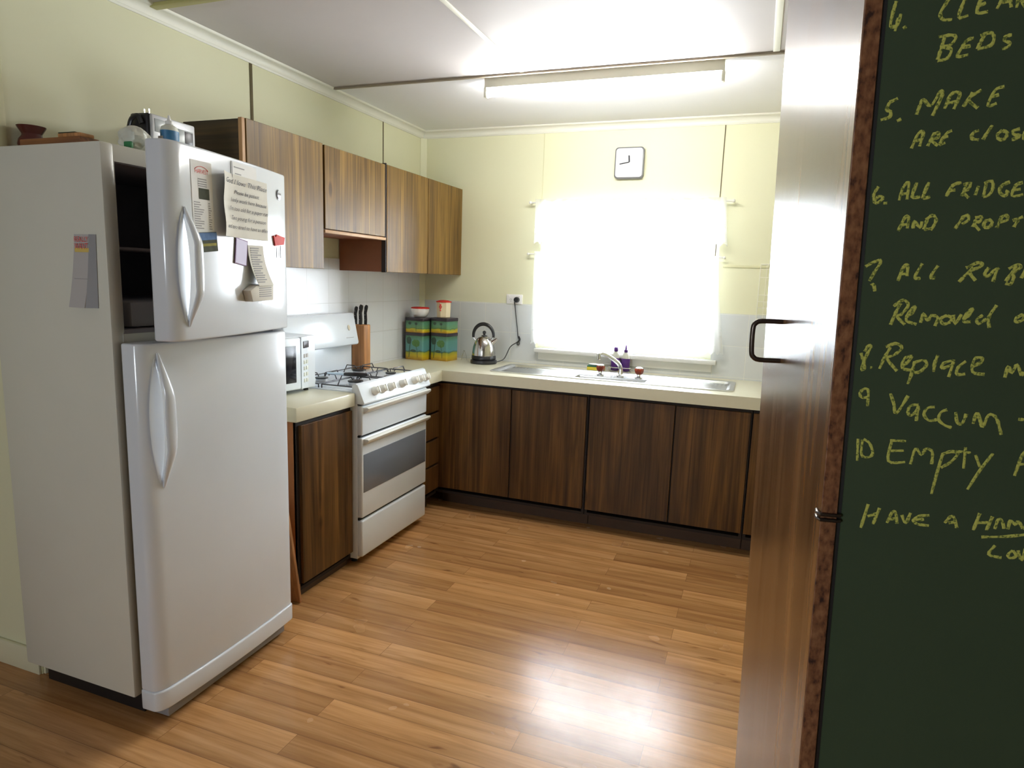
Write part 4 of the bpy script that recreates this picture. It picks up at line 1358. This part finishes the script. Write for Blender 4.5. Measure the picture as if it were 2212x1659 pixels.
# ================================================================== FRIDGE
FX0, FX1, FY0, FY1, FZ0, FZ1 = .018, .532, -2.902, -2.242, .085, 1.826
t = thing('fridge_freezer', 'tall white fridge freezer with its freezer door ajar', 'fridge', (.28, -2.572, 0))
b = B()
w = .045
b.box(FX0 + .001, FX1 - .001, FY0 + .004, FY1 - .004, FZ0 + .002, 1.272, M['fridge'])
b.box(FX0, FX1, FY0, FY0 + w - .002, FZ0, FZ1, M['fridge'], .006)
b.box(FX0, FX1, FY1 - w + .002, FY1, FZ0, FZ1, M['fridge'], .006)
b.box(FX0 + .003, FX1 - .002, FY0 + w - .006, FY1 - w + .006, FZ1 - .05, FZ1 - .001, M['fridge'])
b.box(FX0, FX0 + .05, FY0 + .004, FY1 - .004, 1.268, FZ1 - .01, M['fridge'])
b.box(FX0 + .03, FX1 - .02, FY0 + .05, FY1 - .05, .0, FZ0 + .004, M['black'])  # black base added to make the dark shadow under the fridge
body = b.obj('cabinet_body', t)
b = B()                       # freezer liner lining the recess, its shade put into the grey
i0, i1, j0, j1 = FY0 + w - .002, FY1 - w + .002, 1.272, FZ1 - .05
b.box(FX0 + .05, FX0 + .054, i0, i1, j0, j1, M['liner'])
b.box(FX0 + .05, FX1 - .006, i0, i0 + .003, j0, j1, M['liner'])
b.box(FX0 + .05, FX1 - .006, i1 - .003, i1, j0, j1, M['liner'])
b.box(FX0 + .05, FX1 - .006, i0, i1, j1 - .003, j1, M['liner'])
b.box(FX0 + .05, FX1 - .006, i0, i1, j0, j0 + .012, M['liner'])
b.obj('freezer_liner', t)
B().box(FX0 + .06, FX1 - .05, i0 + .006, i1 - .006, 1.525, 1.533, M['liner'], .002).obj('freezer_shelf', t)
B().box(FX0 + .10, FX1 - .03, i0 + .05, i1 - .10, 1.286, 1.368, M['liner_lt'], .012).obj('freezer_tray', t)
B().box(FX1 - .012, FX1 - .003, FY0 + .003, FY0 + .045, 1.276, FZ1 - .004, M['fridge']).obj('front_flange', t)


def door_frame(hx, hy, deg):
    a = math.radians(deg)
    d = Vector((math.sin(a), -math.cos(a), 0)); n = Vector((math.cos(a), math.sin(a), 0))
    return Matrix(((d.x, n.x, 0, hx), (d.y, n.y, 0, hy), (0, 0, 1, 0), (0, 0, 0, 1)))


BOW = .011


def bow(u):
    """the gentle swell of the door fronts"""
    q = (u - .315) / .293
    return BOW * max(0.0, 1 - q * q)


def door_plan(wd, th, rl, rr):
    """plan outline of a door, u from the hinge 0 to wd, front at th, big soft radius at the opening side"""
    pts = [(0, .0), (wd - .004, .0), (wd, .006)]
    for k in range(9):
        a = math.radians(0 + 90 * k / 8)
        pts.append((wd - rl + rl * math.cos(a), th - rl * .62 + rl * .62 * math.sin(a)))
    for k in range(1, 14):
        u = wd - rl + (rr - wd + rl) * k / 14
        pts.append((u, th + bow(u)))
    for k in range(6):
        a = math.radians(90 + 90 * k / 5)
        pts.append((rr + rr * math.cos(a), th - rr + rr * math.sin(a)))
    return pts


HX, HY = .556, -2.244
DF = door_frame(HX, HY, 11.5)      # freezer door, ajar
DL = door_frame(HX, HY, 1.0)       # fridge door, nearly shut
TH = .076


def bow_handle(D, u, z0, z1, par):
    """leaf-shaped grip: pointed ends flush with the door, a wide bow between, a smooth lens-shaped dish behind"""
    b = B(D)
    n = 26
    pts, rad = [], []
    for k in range(n + 1):
        s = k / n
        e = max(0.0, math.sin(math.pi * s))
        out = .038 * min(1.0, e * 1.25) ** 1.2
        pts.append((u - .004 * e, TH + .001 + out, z0 + (z1 - z0) * s))
        rad.append((.003 + .006 * e ** .6, .003 + .0165 * e ** .8))
    b.tube(pts, rad, M['fridge_door'], 16, flat=(0, 1, 0))
    b.obj('handle', par)
    b = B(D)
    n = 20
    pts = [(u + .012, TH + .0006, z0 + (z1 - z0) * (.04 + .92 * k / n)) for k in range(n + 1)]
    b.tube(pts, [(.0012, .001 + .027 * math.sin(math.pi * k / n) ** .8) for k in range(n + 1)], M['enamel'], 16, flat=(0, 1, 0))
    b.obj('finger_recess', par)


b = B(DF)
b.prism(door_plan(.660, TH, .055, .022), 'z', 1.262, 1.829, M['fridge_door'], None, .007, 3)
fd = b.obj('freezer_door', t, 30)
bow_handle(DF, .605, 1.305, 1.650, fd)
b = B(DF); b.prism(rounded_rect(.60, .50, .02, 4, .33, 1.55), 'y', -.012, .0, M['gasket']); b.obj('gasket', fd)
b = B(DF); b.box(.06, .60, -.045, -.012, 1.32, 1.40, M['liner_lt'], .006); b.box(.06, .60, -.045, -.012, 1.56, 1.62, M['liner_lt'], .006); b.obj('door_rack', fd)
# round maker's badge: dark crescent and tiny letters
b = B(DF)
b.lathe([(.019, TH - .001), (.019, TH + .0062), (.017, TH + .0068), (.0005, TH + .0068)], (.070, 0, 1.752), M['fridge_door'], 28, axis='y')
arc = [(.070 + .016 * math.cos(a), TH + .0072, 1.752 + .016 * math.sin(a)) for a in [math.radians(-75 + 150 * k / 14) for k in range(15)]]
b.tube(arc, [(.0008, .0006 + .0028 * math.sin(math.pi * k / 14)) for k in range(15)], M['ink'], 8, flat=(0, 1, 0))
for k in range(4):
    b.box(.058 + k * .006, .061 + k * .006, TH + .0068, TH + .0074, 1.750, 1.757, M['ink_lt'])
b.obj('badge', fd)

b = B(DL)
b.prism(door_plan(.662, TH, .055, .022), 'z', .128, 1.250, M['fridge_door'], None, .007, 3)
ld = b.obj('fridge_door', t, 30)
bow_handle(DL, .602, .800, 1.220, ld)
b = B(DL); b.prism(rounded_rect(.62, 1.10, .02, 4, .331, .69), 'y', -.018, .0, M['gasket']); b.obj('gasket', ld)
b = B(DL)
b.prism(door_plan(.664, TH + .006, .055, .022), 'z', .062, .130, M['fridge_door'], None, .006, 3)
b.obj('bottom_cap', ld)
b = B(DL); b.box(.03, .61, -.02, TH - .022, .012, .058, M['gasket'], .004); b.obj('toe_grille', t)
b = B(); b.box(HX - .03, HX + .05, HY - .05, HY - .002, 1.250, 1.262, M['gasket'], .002); b.obj('middle_hinge', t)
b = B(); b.box(HX - .06, HX + .045, HY - .05, HY - .006, 1.826, 1.834, M['fridge_door'], .003); b.obj('top_hinge', t)

# ---- papers and magnets on the freezer door
def face(D, u, z, off=0.0, rot_=0.0):
    """frame on a door front: +X runs to the viewer's right, +Y up, +Z out of the door"""
    X = D.to_3x3() @ Vector((-1, 0, 0)); Z = D.to_3x3() @ Vector((0, 1, 0)); Y = Vector((0, 0, 1))
    o = D @ Vector((u, TH + bow(u) + off, z))
    rot3 = Matrix.Rotation(-math.atan(-2 * BOW * (u - .315) / .293 ** 2), 3, 'Z')
    X = rot3.inverted() @ X; Z = rot3.inverted() @ Z
    Mx = Matrix(((X.x, Y.x, Z.x, o.x), (X.y, Y.y, Z.y, o.y), (X.z, Y.z, Z.z, o.z), (0, 0, 0, 1)))
    return Mx @ Matrix.Rotation(rot_, 4, 'Z')


def sheet(b, w, h, m, F, curl=0.0, z0=.0006, skew=0.0):
    """paper with its centre at the frame origin, left edge curling off the door"""
    def fn(u, v):
        x = (u - .5) * w
        zz = z0 + curl * max(0, (.35 - u) / .35) ** 2 + .0025 * curl / .02 * math.sin(v * 9 + u * 3)
        return (x + skew * (v - .5) * h, (v - .5) * h, max(zz, z0))
    b.grid(fn, 14, 10, m, .0004, F)


def lines(b, F, spec, m, z=.0014):
    for x0, x1, y, hgt in spec:
        b.box(x0, x1, y - hgt / 2, y + hgt / 2, z, z + .0003, m, 0, 2, F)


F = face(DF, .525, 1.684, .0, .02)
t = thing('price_leaflet', 'narrow white price leaflet with red heading on the freezer door', 'leaflet', F.translation)
b = B(); sheet(b, .094, .212, M['paper'], F); b.obj('sheet', t)
b = B(); b.text('HARVEST', .017, M['red_ink'], F @ Matrix.Translation((0, .070, .0014)), 0, 'CENTER', .058)
arc = [(.034 * math.cos(a) , .070 + .020 * math.sin(a), .0012) for a in [math.radians(30 + 120 * k / 10) for k in range(11)]]
b.tube(arc, .0008, M['red_ink'], 6, xf=F); b.obj('heading', t)
b = B(); b.box(-.016, .030, -.004, .028, .0012, .0016, M['photo_dark'], 0, 2, F); b.obj('picture', t)
b = B()
lines(b, F, [(-.018, .020, .054, .003), (-.018, .020, .047, .003), (-.018, .020, .040, .003), (-.018, .020, .034, .003)], M['ink_lt'])
b.obj('printing', t)
b = B()
rnd = random.Random(4)
for k in range(12):
    y = -.014 - k * .0068
    lines(b, F, [(-.040, -.040 + rnd.uniform(.02, .045), y, .0026), (.024, .024 + rnd.uniform(.006, .014), y, .0026)], M['ink_lt'])
b.obj('printing', t)

F = face(DF, .305, 1.787, .0, 0)
t = thing('note_slip', 'plain white slip of paper tucked above the poem sheet', 'paper slip', F.translation)
b = B(); sheet(b, .150, .060, M['paper'], F, 0, .0006); b.obj('sheet', t)
b = B(); b.box(-.0755, -.0735, -.050, .030, .0032, .0036, M['ink'], 0, 2, F); b.obj('pen_line', t)
b = B(); lines(b, F, [(-.06, .0, .014, .003), (-.055, -.02, -.006, .003)], M['ink_lt']); b.obj('printing', t)

F = face(DF, .312, 1.678, .0, 0)
t = thing('poem_sheet', 'large white sheet with a humorous script verse on the freezer door', 'paper sheet', F.translation)
b = B(); sheet(b, .292, .198, M['paper_old'], F, .022, .0014); b.obj('sheet', t)
b = B()
for txt, y, sz, wdt, cx in (('God I love This Place', .068, .022, .262, .004), ('Please be patient', .038, .018, .150, .010), ('I only work here because', .013, .018, .224, .020),
                            ("I'm too old for a paper run", -.014, .018, .240, .020), ('Too young for a pension', -.043, .018, .214, .018), ('and too tired to have an affair', -.071, .018, .262, .010)):
    b.text(txt, sz, M['ink'], Matrix.Translation((cx, y, .0)), .35, 'CENTER', wdt)
for v in b.bm.verts:
    uu = v.co.x / .292 + .5
    v.co.z = .0014 + .022 * max(0, (.35 - uu) / .35) ** 2 + .0040
    v.co = F @ v.co
b.obj('lettering', t)

F = face(DF, .512, 1.556, .0016, .10)
t = thing('photo_magnet', 'small landscape photo magnet overlapping the leaflet', 'magnet', F.translation)
b = B(); b.box(-.042, .042, -.029, .029, .0005, .004, M['photo_dark'], .001, 1, F); b.obj('base', t)
b = B(); b.box(-.041, .041, .006, .028, .0038, .0044, M['photo_sky'], 0, 2, F); b.box(-.036, .036, -.012, -.004, .0038, .0044, M['photo_yel'], 0, 2, F); b.obj('picture', t)
F = face(DF, .342, 1.534, .0, -.14)
t = thing('lilac_card', 'small lilac card with dark purple rim under the poem sheet', 'card', F.translation)
b = B(); b.box(-.034, .034, -.042, .042, .0034, .0046, M['purple_rim'], 0, 2, F); b.obj('rim', t)
b = B(); b.box(-.031, .031, -.039, .039, .0040, .0050, M['purple_card'], 0, 2, F); b.obj('face', t)
# folded newspaper strip with a boxy lower part
F = face(DF, .255, 1.495, .0, .02)
t = thing('newspaper_calendar', 'folded newsprint strip hanging below the poem sheet, boxy at its foot', 'newsprint', F.translation)
b = B()
b.grid(lambda u, v: ((u - .5) * .10 + .012 * (1 - v) ** 2, -.070 + v * .135, .0056 + .030 * (1 - v) ** 2), 4, 8, M['paper_old'], .0006, F)
b.obj('strip', t)
b = B()
b.prism([(-.085, -.085), (-.040, -.068), (.070, -.070), (.064, -.122), (-.072, -.122)], 'z', .0006, .030, M['paper_old'], F, .002)
b.obj('folded_box', t)
b = B()
rnd = random.Random(9)
for k in range(16):
    y = .055 - k * .0075
    b.box(-.036, -.036 + rnd.uniform(.04, .07), y - .0018, y + .0018, .0062 + .030 * ((.065 - y) / .135) ** 2, .0072 + .030 * ((.065 - y) / .135) ** 2, M['ink_lt'], 0, 2, F)
b.obj('printing', t)
b = B()
for k in range(5):
    b.box(-.03, .052, -.080 - k * .007, -.077 - k * .007, .030, .0306, M['ink_lt'], 0, 2, F)
b.obj('printing', t)
F = face(DF, .078, 1.586, .0, 0)
t = thing('house_magnet', 'red house-shaped magnet with two dangling strings', 'magnet', F.translation)
b = B(); b.prism([(-.036, -.020), (-.048, .016), (-.030, .012), (-.022, .022), (.044, .014), (.034, -.012)], 'z', .0006, .006, M['red_plastic'], F, .001); b.obj('house', t)
for x in (-.024, .008):
    b = B(); b.tube([(x, -.016, .003), (x + .001, -.062, .003)], .0012, M['ink'], 6, xf=F); b.obj('string', t)
# notepad on the side of the fridge
t = thing('shopping_notepad', 'tall magnetic notepad with red lettering on the fridge side', 'notepad', (.445, FY0 - .01, 1.345))
Sd = Matrix(((1, 0, 0, .447), (0, 0, -1, FY0 - .0006), (0, 1, 0, 1.452), (0, 0, 0, 1)))     # +X right, +Y up, +Z towards the viewer
b = B()
b.grid(lambda u, v: (-.038 + u * .066 - .018 * (1 - v), -.103 + v * .215, .004 + .018 * (1 - v) ** 2), 4, 8, M['paper_grey'], .003, Sd); b.obj('sheets', t)
b = B()
b.grid(lambda u, v: (.0275 + u * .021 - .018 * (1 - v) * (1 - u * .55), -.103 + v * .215, .0015 + .006 * (1 - u) + .012 * (1 - v) ** 2 * (1 - u)), 2, 6, M['gasket'], .001, Sd); b.obj('backing', t)
b = B()
b.box(-.034, .025, .060, .072, .0076, .0080, plain('yellow_print', (.62, .46, .12), .7), 0, 2, Sd)
b.text('REALLY', .022, M['red_ink'], Sd @ Matrix.Translation((-.034, .090, .0082)), 0, 'LEFT', .056)
b.text('WANT', .025, M['red_ink'], Sd @ Matrix.Translation((-.034, .069, .0082)), 0, 'LEFT', .056)
lines(b, Sd, [(-.040, .020, -.018, .002)], M['ink_lt'], .0105)
b.obj('printing', t)

# ---- things on top of the fridge
z = FZ1
b = B()
b.lathe([(.024, .0005), (.036, .012), (.0415, .030), (.038, .046), (.029, .058), (.028, .064), (.040, .084), (.0415, .088), (.037, .086), (.024, .066)], (.054, -2.765, z), M['clay'], 32)
tag(b.obj('clay_vase'), 'dark red glazed vase with flared rim on the fridge', 'vase')
b = B(); b.box(.165, .425, -2.880, -2.815, z + .0005, z + .022, M['board'], .004, 2, None)
tag(b.obj('chopping_board'), 'flat orange timber board lying on the fridge top', 'board')
b = B(); b.box(.322, .415, -2.872, -2.825, z + .0225, z + .034, M['block_wood'], .003); b.box(.322, .392, -2.870, -2.828, z + .034, z + .037, M['photo_dark'], .001)
tag(b.obj('timber_block'), 'small timber block with dark patterned top on the board', 'block')
# radio
t = thing('portable_radio', 'black and silver portable radio standing on the fridge', 'radio', (.25, -2.43, z))
Rr = Matrix.Translation((.300, -2.520, z)) @ Matrix.Rotation(math.radians(4), 4, 'Z')
RWD = .205
b = B(Rr); b.box(-.095, -.014, .0, RWD + .003, .0005, .180, M['black'], .010, 3); b.obj('casing', t)
b = B(Rr); b.box(-.014, .0, .004, RWD, .006, .176, M['silver'], .006, 2); fp = b.obj('front_panel', t)
b = B(Rr); b.box(-.001, .002, .014, .090, .118, .162, M['radio_grey'], .001); b.obj('dial_window', fp)
b = B(Rr); b.box(-.001, .002, .110, .192, .060, .150, M['radio_grey'], .001); b.obj('dial_window', fp)
b = B(Rr); b.box(-.001, .0028, .150, .190, .098, .146, M['tin_dark'], .001); b.obj('display', fp)
b = B(Rr); b.lathe([(.007, 0), (.007, .006), (.001, .007)], (0, .036, .096), M['tin_dark'], 14, axis='x'); b.obj('knob', fp)
b = B(Rr)
b.tube(smooth_path([(-.040, -.010, .030), (-.088, -.012, .085), (-.078, -.012, .150), (-.045, -.012, .165), (-.032, -.010, .14)], 6), [(.005, .009)] * 25, M['black'], 10, flat=(0, 1, 0)); b.obj('carry_handle', t)
for xx in (-.040, -.020):
    b = B(Rr); b.box(xx - .002, xx + .002, .010, .014, .178, .192, M['chrome']); b.obj('aerial_stub', t)
# squeeze bottle
bx_, by_ = .490, -2.620
t = thing('sanitiser_bottle', 'clear squeeze bottle with blue label in front of the radio', 'bottle', (bx_, by_, z))
b = B(); b.lathe([(.026, .0005), (.029, .006), (.029, .088), (.025, .098), (.011, .106), (.010, .110)], (bx_, by_, z), M['clear_white'], 26, sx=.85); b.obj('body', t)
b = B(); b.lathe([(.0297, .022), (.0297, .085)], (bx_, by_, z), M['blue_label'], 26, sx=.85, cap=False); lb = b.obj('label_band', t)
b = B(); b.box(bx_ - .016, bx_ + .004, by_ - .032, by_ - .026, z + .026, z + .066, M['paper_grey'], .002); b.obj('label_patch', lb)
b = B(); b.lathe([(.012, .106), (.012, .115), (.006, .119), (.003, .134), (.001, .135)], (bx_, by_, z), M['white_plastic'], 18); b.obj('nozzle', t)
# bag and bowl
b = B()
cx_, cy_ = .462, -2.728
def bag(u, v):
    a = 2 * math.pi * u; e = math.pi * v
    k = 1 + .10 * math.sin(5 * a + 3 * v * 6) * math.sin(e) + .06 * math.sin(9 * a + 2) * math.sin(e)
    return (cx_ + .044 * math.sin(e) * math.cos(a) * k, cy_ + .044 * math.sin(e) * math.sin(a) * k, z + .036 - .0355 * math.cos(e) * (1 if v < .5 else 1.25))
b.grid(bag, 36, 14, M['clear_white'])
t = thing('plastic_bag', 'crumpled milky plastic bag with green label beside the radio', 'bag', (cx_, cy_, z))
b.obj('bag_body', t)
b = B(); b.box(cx_ + .012, cx_ + .042, cy_ - .050, cy_ - .040, z + .003, z + .024, M['green_label'], .003); b.obj('label', t)
b = B(); b.lathe([(.046, .0005), (.046, .010), (.040, .040), (.030, .056), (.014, .064), (.001, .066)], (.398, -2.405, z), M['clear_white'], 30)
tag(b.obj('upturned_bowl'), 'pale upturned bowl on the fridge, right of the radio', 'bowl')

# ---- board leaning in the gap between fridge and cabinet
b = B()
Lm = Matrix.Translation((0, -2.026, .001)) @ Matrix.Rotation(math.radians(9.5), 4, 'X')
b.box(.10, .506, -.016, .0, .003, .462, M['board_z'], .002, 1, Lm)
tag(b.obj('leaning_board'), 'orange timber board leaning in the gap beside the fridge', 'board')

# ================================================================== CEILING LIGHT
t = thing('fluorescent_light', 'long bare fluorescent batten light on the kitchen ceiling', 'ceiling light', (1.515, -1.075, H))
LY = -1.062
b = B(); b.prism([(LY - .020, H - .001), (LY - .018, H - .052), (LY - .010, H - .058), (LY + .010, H - .058), (LY + .018, H - .052), (LY + .020, H - .001)], 'x', .930, 2.092, M['lamp_body'], None, .002)
b.obj('batten', t)
for x in (.934, 2.088):
    b = B(); b.box(x - .008, x + .008, LY - .016, LY + .016, H - .098, H - .050, M['lamp_body'], .004); b.obj('lamp_holder', t)
b = B(); b.cyl((.942, LY, H - .082), .0130, 2.080 - .942, M['tube'], 'x', 20); b.obj('tube', t)

# ================================================================== CHALKBOARD AND CUPBOARD DOOR
LEAN = Matrix.Translation((2.43, 0, 1.40)) @ Matrix.Shear('XZ', 4, (0, 0)) @ Matrix.Translation((-2.43, 0, -1.40))
Lsh = Matrix.Identity(4); Lsh[0][2] = -.0226; Lsh[0][3] = .0226 * 1.40       # the whole front leans a little
BX = 2.4395
t = thing('chalkboard', 'dark green chalkboard with yellow handwritten cleaning list', 'chalkboard', (2.76, -3.40, .02))
b = B(Lsh); b.box(BX + .002, 3.10, -3.410, -3.390, .02, 2.30, M['green_board'], .001, 1); b.obj('board', t)
b = B(Lsh); b.box(BX - .003, BX + .002, -3.4095, -3.391, .02, 2.30, M['black']); b.obj('edge_strip', t)  # black strip painting the shade of the gap beside the cupboard door
for li, strokes in enumerate(CHALK):
    b = B()
    for st in strokes:
        pts = [Vector((st[i], -3.4101, st[i + 1])) for i in range(0, len(st), 2)]
        sp = smooth_path(pts, 4)
        rnd = random.Random(len(sp) * 7 + li)
        b.tube(sp, [(.0005, .0017 * rnd.uniform(.75, 1.25)) for _ in sp], M['chalk'], 8, flat=(0, 1, 0))
    b.obj('chalk_writing', t)
# open cupboard door: leaf from the hinge N towards F
Np, Fp = Vector((2.418, -3.418, 0)), Vector((2.341, -2.965, 0))
d = (Fp - Np); LEN = d.length; d.normalize()
n = Vector((-d.y, d.x, 0))          # towards the kitchen
D = Lsh @ Matrix(((d.x, n.x, 0, Np.x), (d.y, n.y, 0, Np.y), (0, 0, 1, 0), (0, 0, 0, 1)))
t = thing('cupboard_door', 'open glossy brown cupboard door with raw chipboard edge, beside the chalkboard', 'door', (2.40, -3.2, .03))
b = B(D); b.box(.004, LEN, -.0185, 0, .03, 2.34, M['door_wood'], .0008, 1); b.obj('leaf', t)
b = B(D); b.box(0, .004, -.0185, -.0002, .03, 2.34, M['chip'], .0006, 1); b.obj('chipboard_edge', t)
b = B(D)
hs, ho = .312, .047
pts = [(hs, -.001, 1.353), (hs, ho - .014, 1.353), (hs, ho - .004, 1.357), (hs, ho, 1.367), (hs, ho, 1.405), (hs, ho - .004, 1.415), (hs, ho - .014, 1.419), (hs, -.001, 1.419)]
b.tube(smooth_path(pts, 3), .0042, M['dark_metal'], 12); b.obj('pull_handle', t)
for hz in (1.1925, 1.1855):
    b = B(D)
    b.tube([(.016, .002, hz), (.004, .004, hz), (-.0030, .002, hz), (-.0030, -.0175, hz), (-.001, -.022, hz)], .0024, M['dark_metal'], 8)
    b.obj('hinge_pin', t)
